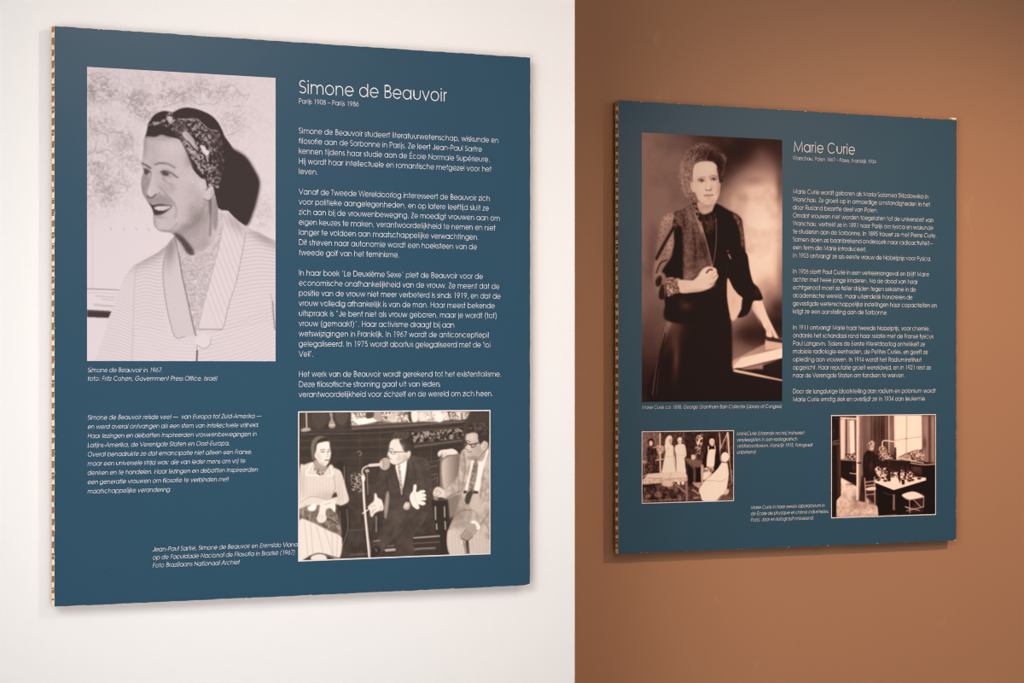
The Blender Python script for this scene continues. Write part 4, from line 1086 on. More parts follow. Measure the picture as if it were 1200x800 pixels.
# skirt
skirt = [(195, 60), (205, 140), (170, 260), (130, 460), (84, 780), (700, 800), (690, 500), (690, 400), (686, 200), (668, 120), (655, 0), (300, -60)]
A.poly(skirt, .035, .6)
A.clip(skirt)
A.blob(250, 200, 80, 120, .32, .8, 12); A.blob(215, 170, 26, 66, .60, .8, 14); A.blob(190, 260, 16, 80, .46, .7, 14); A.blob(270, 440, 26, 150, .30, .8, 3); A.blob(400, 80, 28, 60, .44, .8, 10); A.blob(330, 130, 60, 26, .30, .7)
A.blob(450, 110, 26, 34, .24, .7); A.blob(490, 90, 20, 14, .28, .5); A.blob(250, 330, 30, 60, .28, .6, 8); A.blob(200, 380, 20, 60, .22, .6, 14); A.blob(330, 40, 30, 60, .22, .7); A.blob(210, 480, 30, 80, .03, .8)
A.line([(206, 140), (168, 290), (130, 460), (92, 720)], .9, .50, .4, .85); A.line([(216, 150), (178, 300), (150, 440), (122, 720)], .8, .36, .5, .75); A.line([(190, 260), (150, 420), (138, 520)], 1.6, .02, .5, .8)
A.clip()
A.poly([(195, 50), (210, 130), (250, 120), (290, 70), (310, -40), (190, -40)], .03, .6)
# hair behind the face
A.view(780, 160, 8)
mop = [(285, 610), (240, 590), (190, 560), (165, 510), (135, 450), (128, 380), (130, 300), (150, 220), (185, 165), (240, 110), (300, 75), (350, 60), (400, 75), (440, 105), (500, 150), (550, 175), (574, 210), (560, 240), (552, 300), (545, 360), (552, 410), (530, 450), (500, 300), (380, 220), (262, 250), (255, 420), (262, 520)]
A.poly(mop, .42, .9, .9)
A.clip(mop, True, .9)
A.blob(200, 420, 70, 110, .56, .7); A.blob(180, 280, 40, 90, .50, .6); A.blob(330, 150, 80, 60, .20, .85); A.blob(420, 190, 70, 90, .10, .9); A.blob(500, 270, 50, 100, .06, .95); A.blob(530, 400, 30, 50, .08, .9)
A.blob(290, 200, 36, 40, .22, .7); A.blob(265, 130, 30, 40, .30, .6)
A.speckle(None, 1.5, .05, .95, 73, .24, 3, 1.4)
rn = np.random.RandomState(5)
for k in range(90):
    x, y = rn.uniform(140, 300), rn.uniform(110, 580)
    if y < 220 and x < 190: continue
    d = rn.uniform(-1, 1)
    A.line([(x, y), (x - 14 + 10 * d, y + 18), (x + 6 * d, y + 38), (x - 14, y + 58)], .45, .70 if k % 3 else .16, .3, .5)
for k in range(40):
    x, y = rn.uniform(230, 420), rn.uniform(80, 220)
    A.line([(x, y), (x - 16, y + 20), (x - 14, y + 44)], .5, .50 if k % 2 else .08, .3, .5)
for k in range(26):
    x, y = rn.uniform(430, 560), rn.uniform(120, 400)
    A.line([(x, y), (x + 10, y + 20), (x + 8, y + 50)], .5, .30 if k % 3 == 0 else .03, .4, .5)
A.blob(430, 190, 44, 66, .06, .75); A.blob(505, 280, 34, 100, .04, .85); A.blob(380, 150, 36, 36, .12, .6); A.blob(330, 200, 40, 24, .16, .55); A.blob(150, 330, 26, 80, .62, .5); A.blob(190, 500, 30, 50, .56, .5)
A.clip()
for k in range(30):
    t = k / 29; x = 290 + 270 * t; y = 80 - 30 * math.sin(t * 2.2) + 130 * t * t
    A.line([(x, y + 10), (x + rn.uniform(-8, 12), y - rn.uniform(4, 16)), (x + rn.uniform(0, 18), y - rn.uniform(0, 12))], .35, .34, .3, .6)
A.line([(372, 215), (395, 170), (420, 110)], 1.0, .5, .6, .5)
# neck
A.poly([(300, 620), (470, 610), (474, 690), (440, 730), (390, 745), (340, 720), (300, 690)], .74, .6)
A.blob(400, 660, 70, 22, .60, .7); A.blob(330, 690, 26, 40, .62, .6); A.blob(440, 690, 20, 40, .78, .5)
# face
face = [(262, 300), (274, 268), (305, 246), (350, 236), (420, 236), (465, 255), (488, 300), (500, 360), (508, 410), (516, 460), (508, 520), (498, 560), (475, 605), (430, 636), (385, 642), (340, 628), (305, 590), (284, 540), (276, 520), (262, 525), (240, 500), (232, 450), (240, 425), (256, 430), (258, 340)]
A.poly(face, .86, .5)
A.clip(face, True, .5)
A.blob(380, 300, 90, 50, .92, .8); A.blob(490, 330, 24, 100, .66, .7); A.blob(500, 500, 24, 90, .62, .75); A.blob(290, 440, 30, 60, .78, .5); A.blob(290, 570, 30, 60, .74, .6); A.blob(350, 480, 40, 40, .90, .6); A.blob(470, 470, 20, 30, .80, .6)
A.blob(340, 620, 50, 20, .72, .6); A.blob(440, 610, 40, 20, .68, .7); A.blob(410, 600, 30, 16, .84, .6)
A.blob(335, 408, 40, 20, .66, .6); A.blob(450, 394, 38, 20, .64, .6); A.blob(395, 395, 14, 30, .80, .4)
A.line([(304, 404), (328, 388), (352, 383), (374, 387)], 1.2, .50, .8, .8); A.line([(412, 380), (440, 367), (468, 371), (484, 384)], 1.2, .44, .8, .85)
A.poly([(312, 416), (330, 404), (352, 405), (366, 418), (348, 426), (326, 427)], .44, .6, .9); A.blob(341, 415, 9, 9, .06, .9); A.blob(324, 416, 6, 5, .6, .6); A.blob(360, 420, 5, 5, .62, .6)
A.poly([(424, 404), (442, 392), (464, 393), (478, 404), (462, 412), (438, 413)], .42, .6, .9); A.blob(455, 402, 9, 9, .06, .9); A.blob(436, 405, 6, 5, .58, .6)
A.line([(310, 416), (334, 400), (366, 412)], .8, .16, .4, .8); A.line([(424, 402), (446, 388), (480, 400)], .8, .14, .4, .8)
A.line([(396, 400), (388, 440), (378, 490)], .8, .72, .7, .5); A.blob(405, 460, 12, 40, .94, .7); A.blob(430, 480, 14, 30, .70, .6)
A.line([(376, 496), (388, 506), (400, 504)], 1.1, .34, .5, .85); A.line([(404, 506), (420, 506), (432, 494)], 1.1, .26, .5, .9); A.blob(405, 494, 12, 8, .92, .6)
A.line([(364, 556), (392, 550), (410, 552), (446, 550)], 1.3, .34, .5, .9); A.poly([(376, 560), (410, 556), (440, 558), (412, 572), (390, 572)], .58, .6, .8); A.blob(408, 586, 26, 6, .62, .6); A.blob(408, 536, 8, 12, .78, .6)
A.clip()
A.line([(240, 428), (250, 460), (256, 500)], .9, .56, .5, .6); A.line([(232, 450), (242, 505), (264, 526)], .8, .40, .5, .6)
A.line([(284, 545), (305, 592), (342, 630), (390, 644), (436, 636)], .9, .52, .6, .6)
A.line([(490, 300), (502, 370), (512, 430)], 1.8, .06, .8, .85); A.blob(522, 480, 10, 40, .30, .6)
# bodice
A.view(750, 230, 6.15)
A.poly([(250, 130), (300, 104), (378, 62), (400, 40), (440, 130), (520, 110), (556, 60), (620, 90), (720, 150), (740, 220), (760, 420), (740, 580), (640, 790), (660, 860), (400, 900), (200, 820), (190, 640), (230, 500), (240, 300)], .035, .6)
A.view(820, 230, 6.15)
# right arm sleeve on the picture's right, cuff, bare forearm
A.poly([(110, 60), (160, 96), (235, 132), (262, 128), (290, 170), (312, 240), (320, 380), (345, 430), (360, 530), (384, 620), (420, 660), (452, 730), (430, 752), (390, 740), (372, 790), (330, 860), (270, 870), (305, 790), (312, 740), (260, 700), (205, 595), (100, 600), (60, 300)], .03, .5)
A.poly([(238, 136), (262, 130), (288, 172), (310, 240), (318, 370), (300, 350), (290, 260), (268, 190)], .36, .7, .85)
A.speckle([(238, 136), (262, 130), (288, 172), (310, 240), (318, 370), (300, 350), (290, 260), (268, 190)], 1.2, .05, .6, 74, .5, 2, 1.3)
A.blob(416, 690, 20, 26, .18, .6); A.line([(388, 650), (420, 668), (448, 726)], .6, .25, .5, .6)
A.poly([(202, 590), (240, 660), (275, 705), (312, 742), (306, 800), (240, 900), (205, 800), (196, 700)], .82, .5)
A.blob(240, 760, 20, 60, .70, .4)
A.view(750, 350, 6.4)
A.poly([(842, 40), (870, 14), (910, 16), (930, 60), (960, 140), (1000, 220), (1036, 292), (1024, 298), (1000, 288), (996, 262), (988, 290), (948, 282), (944, 240), (924, 210), (905, 168), (850, 92)], .86, .5)
A.blob(880, 130, 14, 60, .66, .6, -26); A.blob(960, 230, 16, 30, .70, .5); A.line([(985, 240), (996, 286)], .8, .4, .4, .7); A.line([(1000, 232), (1030, 290)], .6, .5, .4, .6); A.blob(850, 60, 14, 30, .60, .5, -20)
A.poly([(770, 0), (830, -10), (916, -8), (900, 16), (850, 20), (826, 84), (800, 122), (764, 112)], .03, .5)
# satin front panel
A.view(750, 230, 6.15)
A.poly([(258, 128), (300, 104), (378, 60), (394, 110), (430, 180), (456, 250), (500, 420), (515, 500), (470, 520), (420, 570), (370, 610), (306, 590), (306, 400), (296, 250), (262, 180)], .30, .7)
A.clip([(258, 128), (300, 104), (378, 60), (394, 110), (430, 180), (456, 250), (500, 420), (515, 500), (470, 520), (420, 570), (370, 610), (306, 590), (306, 400), (296, 250), (262, 180)])
A.blob(370, 160, 26, 90, .48, .8, -12); A.blob(280, 150, 16, 60, .40, .7); A.blob(316, 190, 10, 60, .08, .8, -6); A.blob(340, 420, 24, 160, .44, .7); A.blob(390, 300, 10, 110, .10, .75, -6); A.blob(412, 280, 10, 90, .40, .6, -6)
A.blob(460, 380, 26, 80, .10, .8, -10); A.blob(400, 430, 14, 80, .14, .6); A.blob(440, 500, 36, 30, .42, .6); A.blob(350, 570, 40, 40, .52, .7); A.blob(310, 420, 10, 160, .12, .5); A.blob(440, 230, 10, 60, .58, .7, -14)
A.speckle(None, 2.2, .05, .6, 75, .22, 2, 1.4)
A.clip()
A.poly([(378, 70), (396, 96), (420, 150), (440, 190), (456, 250), (440, 262), (424, 210), (404, 160)], .64, .6, .8)
A.speckle([(384, 40), (400, 36), (418, 90), (430, 140), (450, 200), (440, 210), (416, 160), (396, 110)], 1.2, .0, .6, 76, .9, 2, 1.6)
A.speckle([(430, 120), (480, 150), (540, 120), (548, 160), (520, 260), (480, 260), (450, 200)], 1.4, .0, .30, 77, .8, 2, 1.4)
A.poly([(476, 180), (526, 178), (528, 196), (478, 198)], .24, .6, .8); A.blob(494, 226, 14, 18, .28, .7); A.blob(520, 230, 10, 18, .22, .6)
# puffed sleeve, dotted
A.blob(90, 420, 50, 200, .28, .6)
A.poly([(145, 210), (170, 150), (205, 124), (240, 128), (260, 160), (268, 200), (250, 260), (248, 360), (215, 430), (190, 490), (150, 540), (172, 560), (168, 620), (186, 700), (170, 738), (136, 732), (120, 690), (96, 600), (98, 520), (112, 440), (128, 330)], .50, .6)
slv = [(145, 210), (170, 150), (205, 124), (240, 128), (262, 190), (248, 300), (215, 430), (150, 540), (168, 620), (178, 730), (136, 732), (96, 600), (112, 440), (128, 330)]
A.clip(slv)
A.blob(200, 160, 50, 40, .70, .8); A.blob(170, 210, 26, 50, .66, .6); A.blob(160, 250, 18, 80, .60, .6, 8); A.blob(216, 350, 22, 70, .68, .8, 8); A.blob(128, 500, 18, 60, .60, .7, 10); A.blob(150, 570, 18, 16, .66, .8); A.blob(180, 470, 24, 16, .58, .6)
A.line([(246, 220), (200, 300), (160, 370), (118, 450)], 3.6, .06, .9, .9); A.line([(250, 160), (262, 200), (240, 240)], 2.4, .10, .8, .8); A.line([(200, 460), (150, 480), (118, 550)], 2.0, .10, .8, .8)
A.poly([(176, 560), (160, 600), (150, 640), (118, 650), (110, 620), (130, 580)], .06, .8, .9); A.poly([(150, 650), (180, 640), (184, 740), (130, 736)], .05, .8, .9); A.line([(100, 600), (116, 660), (134, 716)], 1.6, .46, .7, .7)
for (x, y) in ((190, 140), (216, 142), (166, 170), (186, 180), (216, 176), (182, 206), (206, 200), (156, 222), (180, 236), (150, 262), (170, 290), (150, 320), (140, 300), (222, 320), (190, 356), (210, 386), (168, 380), (226, 352), (180, 420), (160, 420), (192, 390), (130, 410)): A.blob(x, y, 4, 4, .05, .8)
A.clip()
A.poly([(250, 240), (300, 230), (306, 420), (308, 600), (280, 580), (200, 590), (180, 560), (160, 540), (190, 490), (230, 430), (250, 340)], .03, .6)
A.speckle([(236, 170), (262, 165), (270, 215), (240, 218)], 1.2, 0, .45, 78, .9, 1, 1.5)
# lace cuff, forearm and hand
A.poly([(180, 620), (210, 585), (260, 590), (290, 600), (296, 680), (240, 710), (215, 742), (196, 710)], .54, .5)
A.speckle([(180, 620), (210, 585), (260, 590), (290, 600), (296, 680), (240, 710), (215, 742), (196, 710)], 1.6, .15, .8, 79, .7, 2, 1.4)
A.line([(184, 630), (190, 700), (206, 740)], .9, .05, .5, .8); A.line([(228, 600), (270, 650), (284, 690)], .7, .2, .5, .7)
A.poly([(276, 606), (320, 604), (378, 606), (416, 576), (450, 528), (490, 508), (530, 514), (552, 528), (556, 556), (564, 572), (556, 596), (530, 636), (505, 664), (460, 684), (380, 694), (300, 700), (282, 660)], .87, .5)
A.blob(400, 680, 90, 12, .66, .7, -3); A.blob(320, 650, 30, 40, .80, .5); A.blob(470, 560, 30, 20, .94, .6); A.blob(520, 640, 24, 18, .72, .6)
A.line([(480, 552), (500, 530), (520, 530)], 1.8, .12, .5, .9); A.line([(524, 594), (548, 574), (556, 566)], .9, .40, .5, .8); A.line([(500, 640), (530, 620), (556, 596)], .9, .5, .5, .7); A.line([(500, 600), (524, 560), (546, 540)], .8, .62, .5, .6)
A.poly([(200, 740), (240, 710), (300, 702), (420, 694), (505, 668), (600, 660), (600, 900), (200, 900)], .035, .8, .95)
A.blob(330, 790, 40, 30, .28, .7); A.blob(300, 760, 16, 20, .2, .5)
# chain and pin
A.line([(440, 190), (470, 300), (500, 410), (518, 492)], .8, .66, .35, .9); A.line([(550, 160), (550, 300), (540, 420), (524, 500)], .8, .58, .35, .9); A.blob(518, 504, 7, 9, .82, .9)
A.view(820, 230, 6.15)
A.poly([(196, 398), (208, 386), (206, 404)], .7, .3, 1, False); A.poly([(204, 418), (212, 416), (228, 452), (220, 454)], .76, .3, 1, False)
A.line([(198, 470), (192, 560), (170, 640), (150, 664)], .5, .24, .4, .7)
A.grain(.035, 7, .6)
print_sheet('photograph', A, (-.4352, -.1655, -.0344, .4317), SEPIA, dark_panel, (260, 480), 0, 'sepia picture of a woman with piled-up hair standing in a dark dress')

# ---------- sepia picture: nurses in a field laboratory
A = Print([(752.7, 506.1), (859.3, 505.0), (859.3, 586.2), (752.7, 589.2)], 5, .22)
A.view(748, 500, 8.51)
A.poly([(20, 30), (220, 30), (220, 460), (20, 460)], .42, 1, .8, False); A.blob(90, 90, 50, 60, .36, .6); A.blob(150, 90, 50, 60, .46, .5); A.blob(55, 150, 30, 90, .50, .5)
A.poly([(228, 30), (470, 30), (470, 300), (228, 300)], .20, .8, .8, False); A.line([(450, 40), (450, 180)], 1.0, .42, .4, .7); A.blob(350, 100, 30, 50, .28, .6)
A.poly([(470, 30), (960, 30), (960, 420), (470, 420)], .10, 1, .8, False); A.blob(880, 150, 70, 100, .24, .7); A.blob(520, 120, 40, 80, .13, .6); A.blob(860, 330, 30, 100, .16, .5)
A.speckle(None, 2.2, 0, .7, 81, .16, 3, 1.6)
A.lines([[(820, 220), (850, 150), (888, 62)], [(808, 60), (822, 200)]], 1.0, .78, .4, .85); A.line([(890, 60), (896, 130), (906, 300)], 1.7, .84, .4, .9); A.line([(900, 60), (912, 340), (935, 540)], 1.0, .66, .4, .8); A.line([(880, 80), (884, 240)], .8, .6, .4, .6); A.line([(815, 130), (812, 330)], 1.2, .70, .4, .8)
A.line([(936, 540), (916, 578)], .8, .6, .4, .7)
# woman in dark coat
A.poly([(84, 230), (110, 200), (150, 188), (186, 200), (200, 250), (180, 300), (205, 350), (210, 460), (76, 460), (90, 340)], .15, .5)
A.blob(130, 410, 36, 60, .34, .7); A.blob(140, 250, 40, 50, .10, .6); A.speckle([(84, 230), (110, 200), (150, 188), (186, 200), (205, 350), (210, 460), (76, 460)], 1.8, .02, .42, 82, .5, 2, 1.4)
A.poly([(100, 170), (102, 130), (124, 114), (146, 124), (156, 156), (150, 186), (112, 190)], .08, .45); A.poly([(108, 160), (114, 140), (128, 136), (144, 152), (142, 178), (128, 190), (112, 184)], .86, .4)
A.blob(120, 158, 4, 3, .5, .6); A.blob(135, 161, 4, 3, .5, .6)
# lamp pole and glass
A.line([(217, 66), (217, 200)], 1.5, .82, .35); A.line([(219, 260), (219, 452)], 1.8, .74, .35)
A.poly([(186, 190), (214, 180), (252, 196), (256, 240), (232, 262), (216, 280), (192, 264), (182, 220)], .68, .7, .9); A.speckle([(186, 190), (214, 180), (252, 196), (256, 240), (216, 280), (182, 220)], 1.6, .3, 1, 83, .5, 2, 1.2)
A.line([(150, 206), (186, 200)], 2, .62, .5, .8); A.line([(176, 332), (246, 322)], 1.8, .72, .5, .85); A.blob(60, 350, 30, 16, .74, .7)
# two nurses in white
A.poly([(262, 184), (290, 176), (330, 178), (352, 200), (356, 270), (370, 330), (374, 440), (360, 462), (240, 462), (244, 400), (262, 300), (270, 240)], .91, .5)
A.poly([(268, 180), (272, 130), (290, 96), (316, 86), (336, 104), (334, 150), (324, 176), (290, 190)], .93, .45); A.poly([(308, 124), (330, 116), (334, 150), (320, 172), (306, 160)], .66, .4); A.line([(318, 134), (326, 134)], .6, .4, .5, .6)
A.line([(350, 200), (352, 300), (366, 400)], .8, .55, .4, .7); A.line([(272, 290), (310, 296), (352, 290)], .8, .68, .4, .6); A.blob(300, 220, 14, 20, .70, .4)
A.poly([(366, 200), (392, 176), (430, 170), (462, 180), (476, 230), (478, 290), (462, 310), (468, 380), (468, 470), (382, 456), (378, 330), (368, 270)], .91, .5)
A.poly([(392, 140), (398, 116), (416, 108), (432, 116), (434, 150), (424, 172), (404, 172)], .80, .4); A.poly([(390, 136), (398, 112), (418, 104), (434, 118), (430, 128), (402, 130)], .93, .4); A.line([(404, 144), (412, 144)], .6, .45, .5, .6); A.line([(420, 143), (428, 142)], .6, .45, .5, .6)
A.line([(372, 260), (374, 340), (376, 430)], 1.0, .3, .5, .8); A.line([(462, 200), (460, 290)], .7, .66, .4, .6); A.line([(384, 280), (430, 286), (462, 282)], .7, .7, .4, .6)
# pale bench in front
A.poly([(30, 540), (90, 470), (250, 456), (420, 446), (480, 470), (496, 500), (494, 536), (240, 560), (36, 578)], .84, .5, 1, False)
A.poly([(36, 530), (250, 516), (494, 500), (494, 540), (240, 558), (36, 576)], .72, .5, .8, False); A.line([(90, 512), (228, 514)], .7, .35, .4, .7); A.lines([[(240, 520), (232, 500)], [(330, 458), (312, 508)], [(400, 520), (494, 516)]], .7, .5, .4, .6); A.speckle([(36, 530), (494, 500), (494, 540), (36, 576)], 1.6, .45, .95, 84, .4, 2, 1.3, .5, False)
A.poly([(36, 440), (90, 470), (60, 520), (36, 520)], .30, .6, .9, False); A.line([(40, 500), (86, 478)], 1.2, .7, .4, .7)
A.poly([(36, 580), (240, 562), (300, 600), (420, 560), (430, 740), (36, 752)], .22, .8, 1, False); A.speckle([(36, 580), (430, 560), (430, 740), (36, 752)], 5, .05, .5, 85, .7, 3, 1.5, .8, False)
A.blob(340, 680, 60, 50, .04, .6); A.blob(150, 590, 60, 16, .04, .6)
A.poly([(240, 556), (330, 548), (350, 580), (310, 600), (246, 588)], .80, .6, .9); A.poly([(384, 546), (414, 544), (414, 576), (400, 580), (388, 566)], .86, .5); A.poly([(430, 544), (458, 542), (458, 570), (436, 580)], .86, .5)
A.poly([(468, 548), (494, 546), (494, 740), (474, 740)], .46, .4, 1, False); A.line([(350, 560), (470, 652)], 2.2, .52, .5, .8); A.line([(40, 740), (430, 722)], 1.2, .5, .5, .7)
# side table, apparatus
A.poly([(470, 312), (640, 340), (656, 386), (560, 404), (486, 350)], .36, .5); A.poly([(480, 350), (560, 404), (574, 420), (572, 560), (548, 560), (546, 424), (490, 372)], .30, .5, 1, False); A.poly([(574, 420), (640, 400), (630, 560), (576, 556)], .04, .5, 1, False)
A.poly([(490, 370), (546, 424), (546, 560), (500, 600), (490, 500)], .05, .6, .9, False)
A.poly([(580, 100), (612, 76), (638, 78), (638, 180), (600, 186), (582, 160)], .62, .5); A.speckle([(580, 100), (612, 76), (638, 78), (638, 180), (600, 186), (582, 160)], 1.8, .1, 1, 86, .8, 2, 1.6)
A.speckle([(570, 200), (620, 200), (620, 270), (580, 270)], 1.4, .05, .8, 87, .9, 2, 1.5); A.poly([(528, 284), (556, 278), (572, 290), (566, 320), (536, 328)], .78, .5); A.line([(560, 290), (580, 270), (576, 320)], .8, .6, .4, .7); A.poly([(620, 280), (660, 270), (650, 340), (620, 330)], .24, .6)
# woman in dark dress and white bib
A.poly([(640, 400), (650, 300), (690, 210), (716, 190), (780, 190), (806, 230), (814, 320), (808, 400), (770, 440), (740, 470), (700, 420), (660, 420)], .06, .5)
A.poly([(700, 240), (766, 230), (764, 300), (752, 400), (700, 400), (680, 380)], .90, .45); A.line([(700, 196), (698, 240)], 1.2, .85, .35); A.line([(764, 190), (768, 236)], 1.2, .85, .35)
A.poly([(700, 160), (700, 110), (734, 92), (764, 106), (770, 150), (760, 176), (730, 180)], .06, .5); A.poly([(706, 150), (714, 124), (736, 114), (758, 128), (762, 160), (746, 192), (722, 186)], .80, .45)
A.line([(716, 148), (726, 147)], .7, .45, .5, .7); A.line([(742, 147), (752, 148)], .7, .45, .5, .7); A.line([(730, 174), (742, 174)], .6, .5, .5, .6); A.blob(756, 160, 8, 20, .5, .5)
A.poly([(650, 420), (700, 400), (748, 404), (746, 440), (700, 458), (660, 440)], .60, .5); A.speckle([(650, 420), (700, 400), (748, 404), (746, 440), (700, 458)], 2, .25, .9, 88, .6, 2, 1.4)
A.poly([(624, 400), (644, 380), (652, 400), (646, 560), (628, 560)], .66, .4); A.poly([(656, 454), (730, 458), (700, 500), (650, 530)], .88, .5)
A.poly([(550, 560), (630, 552), (620, 600), (600, 612), (556, 580)], .60, .5, 1, False); A.lines([[(544, 630), (604, 668)], [(548, 560), (604, 606)]], 1.8, .62, .5, .8); A.line([(556, 712), (600, 706)], 2, .6, .6, .7)
# seated nurse in white with cap
A.poly([(832, 360), (870, 350), (890, 380), (900, 470), (890, 560), (870, 650), (820, 700), (780, 740), (650, 740), (620, 680), (606, 630), (640, 570), (680, 520), (740, 470), (790, 420)], .93, .5)
A.poly([(826, 320), (830, 280), (856, 256), (888, 262), (904, 300), (896, 340), (868, 354), (842, 350)], .95, .45); A.poly([(822, 320), (834, 300), (840, 340), (862, 350), (850, 362), (828, 350)], .70, .4)
A.line([(840, 348), (866, 358), (892, 340)], 1.1, .25, .4, .8); A.line([(680, 540), (740, 536), (820, 546), (868, 520)], .9, .6, .5, .7); A.line([(740, 470), (700, 520), (640, 560)], .8, .7, .5, .6); A.line([(880, 400), (870, 520), (860, 620)], .8, .76, .6, .5)
A.poly([(860, 640), (900, 620), (900, 660), (860, 690)], .72, .5); A.poly([(820, 690), (880, 680), (950, 720), (950, 740), (800, 740)], .34, .6, .9); A.line([(770, 740), (810, 710)], 1.6, .66, .5, .7)
A.c = np.clip((A.c - .45) * 1.15 + .48, 0, 1)
A.grain(.10, 8, .6)
print_sheet('photograph', A, (-.4337, -.3891, -.1768, -.2325), SEPIA, dark_panel, (230, 180), .0019, 'sepia picture of women in white aprons around a laboratory bench')

# ---------- sepia picture: laboratory with a tall window
A = Print([(974.7, 487.1), (1096.0, 486.4), (1095.5, 602.3), (974.7, 606.5)], 5, .16)
A.view(968, 480, 6.06)
A.poly([(230, 30), (480, 30), (480, 320), (230, 320)], .34, .8, .9, False); A.blob(300, 120, 24, 120, .42, .7); A.blob(345, 160, 16, 120, .16, .8); A.blob(395, 150, 30, 130, .14, .8); A.blob(425, 120, 8, 120, .40, .6); A.blob(460, 160, 20, 140, .46, .8)
for (x, v) in ((322, .14), (336, .40), (376, .10), (384, .36), (415, .12), (438, .10)): A.line([(x, 40), (x, 300)], .8, v, .5, .6)
# next room through the doorway
A.poly([(95, 40), (230, 40), (230, 480), (95, 480)], .40, .8, 1, False)
A.poly([(98, 70), (134, 60), (134, 350), (98, 356)], .84, .9, 1, False); A.line([(146, 70), (142, 330)], 1.6, .22, .7, .7); A.poly([(166, 76), (200, 74), (204, 310), (170, 330)], .96, .7, 1, False); A.line([(156, 70), (158, 320)], 1.6, .7, .6, .8); A.line([(208, 80), (210, 330)], 1.6, .30, .7, .8)
A.line([(100, 56), (216, 64)], 1.6, .9, .5, .85); A.line([(100, 46), (216, 50)], 1.6, .2, .5, .8)
A.speckle([(134, 320), (216, 300), (216, 360), (134, 356)], 1.8, 0, .7, 91, .9, 2, 1.5, .5, False)
A.poly([(98, 358), (216, 364), (216, 440), (168, 520), (98, 480)], .07, .6, 1, False); A.line([(100, 356), (216, 364)], 1.0, .5, .4, .8); A.poly([(170, 452), (216, 456), (216, 540), (170, 530)], .08, .5, 1, False); A.line([(170, 452), (216, 458)], 1.4, .7, .4, .8); A.blob(196, 410, 8, 24, .36, .6)
# floor
A.grad([(98, 478), (216, 545), (300, 640), (400, 720), (400, 760), (70, 765), (76, 640), (100, 610)], (120, 500), .90, (230, 760), .66, .6, 1, False)
A.clip([(98, 478), (216, 545), (400, 720), (400, 760), (70, 765), (76, 640)], False)
A.speckle(None, 4, .3, 1, 92, .25, 3, 1.3); A.blob(180, 530, 30, 8, .2, .7); A.blob(210, 640, 30, 40, .30, .6); A.blob(130, 620, 30, 30, .66, .5); A.blob(310, 730, 50, 16, .88, .6); A.blob(240, 690, 50, 20, .5, .5)
A.clip()
# open door, left
A.poly([(42, 46), (98, 46), (104, 470), (104, 610), (70, 650), (72, 765), (42, 765)], .07, .5, 1, False)
A.line([(60, 60), (88, 70), (88, 210), (60, 220)], .8, .35, .4, .7); A.poly([(44, 230), (98, 230), (98, 250), (44, 254)], .34, .5, .8, False); A.line([(44, 226), (98, 216)], 1.0, .5, .4, .7); A.poly([(76, 260), (98, 250), (102, 600), (80, 630)], .22, .6, .9, False); A.line([(98, 60), (100, 470)], .9, .36, .4, .8); A.blob(54, 150, 6, 10, .3, .6)
# door leaf in the middle, bright edge
A.poly([(218, 44), (262, 44), (258, 470), (236, 600), (224, 642), (218, 642)], .72, .5, 1, False)
A.poly([(240, 44), (272, 44), (262, 450), (246, 600), (232, 640)], .36, .8, .9, False); A.line([(222, 44), (221, 640)], 1.5, .95, .4, .9); A.line([(226, 378), (248, 380)], 1.6, .12, .4, .9); A.poly([(254, 470), (282, 470), (280, 660), (232, 650), (240, 600)], .12, .8, .9, False)
# tall window
A.poly([(484, 40), (682, 40), (682, 280), (610, 310), (540, 350), (488, 360)], .97, .7, 1, False)
A.line([(446, 44), (448, 300)], 1.2, .82, .6, .8); A.poly([(484, 44), (500, 44), (500, 300), (484, 300)], .80, .8, .6, False)
A.line([(574, 44), (570, 320)], 1.8, .66, .5, .85); A.line([(488, 220), (570, 206), (682, 192)], 1.3, .66, .5, .85); A.line([(488, 104), (682, 54)], .8, .78, .5, .7); A.line([(660, 120), (660, 200)], .8, .72, .5, .6); A.line([(514, 220), (512, 330)], .7, .84, .5, .6); A.line([(626, 210), (626, 290)], .7, .84, .5, .6); A.blob(568, 206, 6, 8, .4, .6)
A.poly([(680, 44), (774, 44), (774, 380), (688, 380)], .44, .8, 1, False); A.blob(710, 150, 14, 110, .56, .6); A.line([(736, 44), (736, 380)], 3.2, .20, .8, .7); A.blob(700, 240, 12, 44, .20, .7); A.blob(758, 120, 10, 90, .56, .6); A.blob(756, 300, 10, 90, .50, .6); A.blob(690, 320, 14, 40, .50, .5)
# cupboards under the window
A.poly([(580, 380), (690, 372), (774, 384), (774, 760), (690, 760), (690, 500), (600, 440)], .06, .6, 1, False); A.line([(590, 378), (690, 392), (772, 388)], 1.8, .60, .5, .85); A.poly([(600, 400), (680, 410), (680, 470), (606, 440)], .22, .6, .8, False); A.blob(640, 420, 26, 14, .32, .5)
A.poly([(510, 340), (560, 312), (640, 290), (690, 300), (684, 360), (560, 366)], .56, .6, .9, False); A.line([(512, 342), (580, 310), (650, 286)], 1.2, .35, .4, .8); A.poly([(600, 320), (632, 312), (640, 350), (606, 356)], .12, .5); A.speckle([(590, 300), (690, 296), (684, 366), (590, 366)], 1.6, .1, .95, 93, .6, 2, 1.4); A.line([(520, 344), (690, 380)], 1.3, .8, .4, .8); A.blob(655, 320, 14, 14, .85, .5)
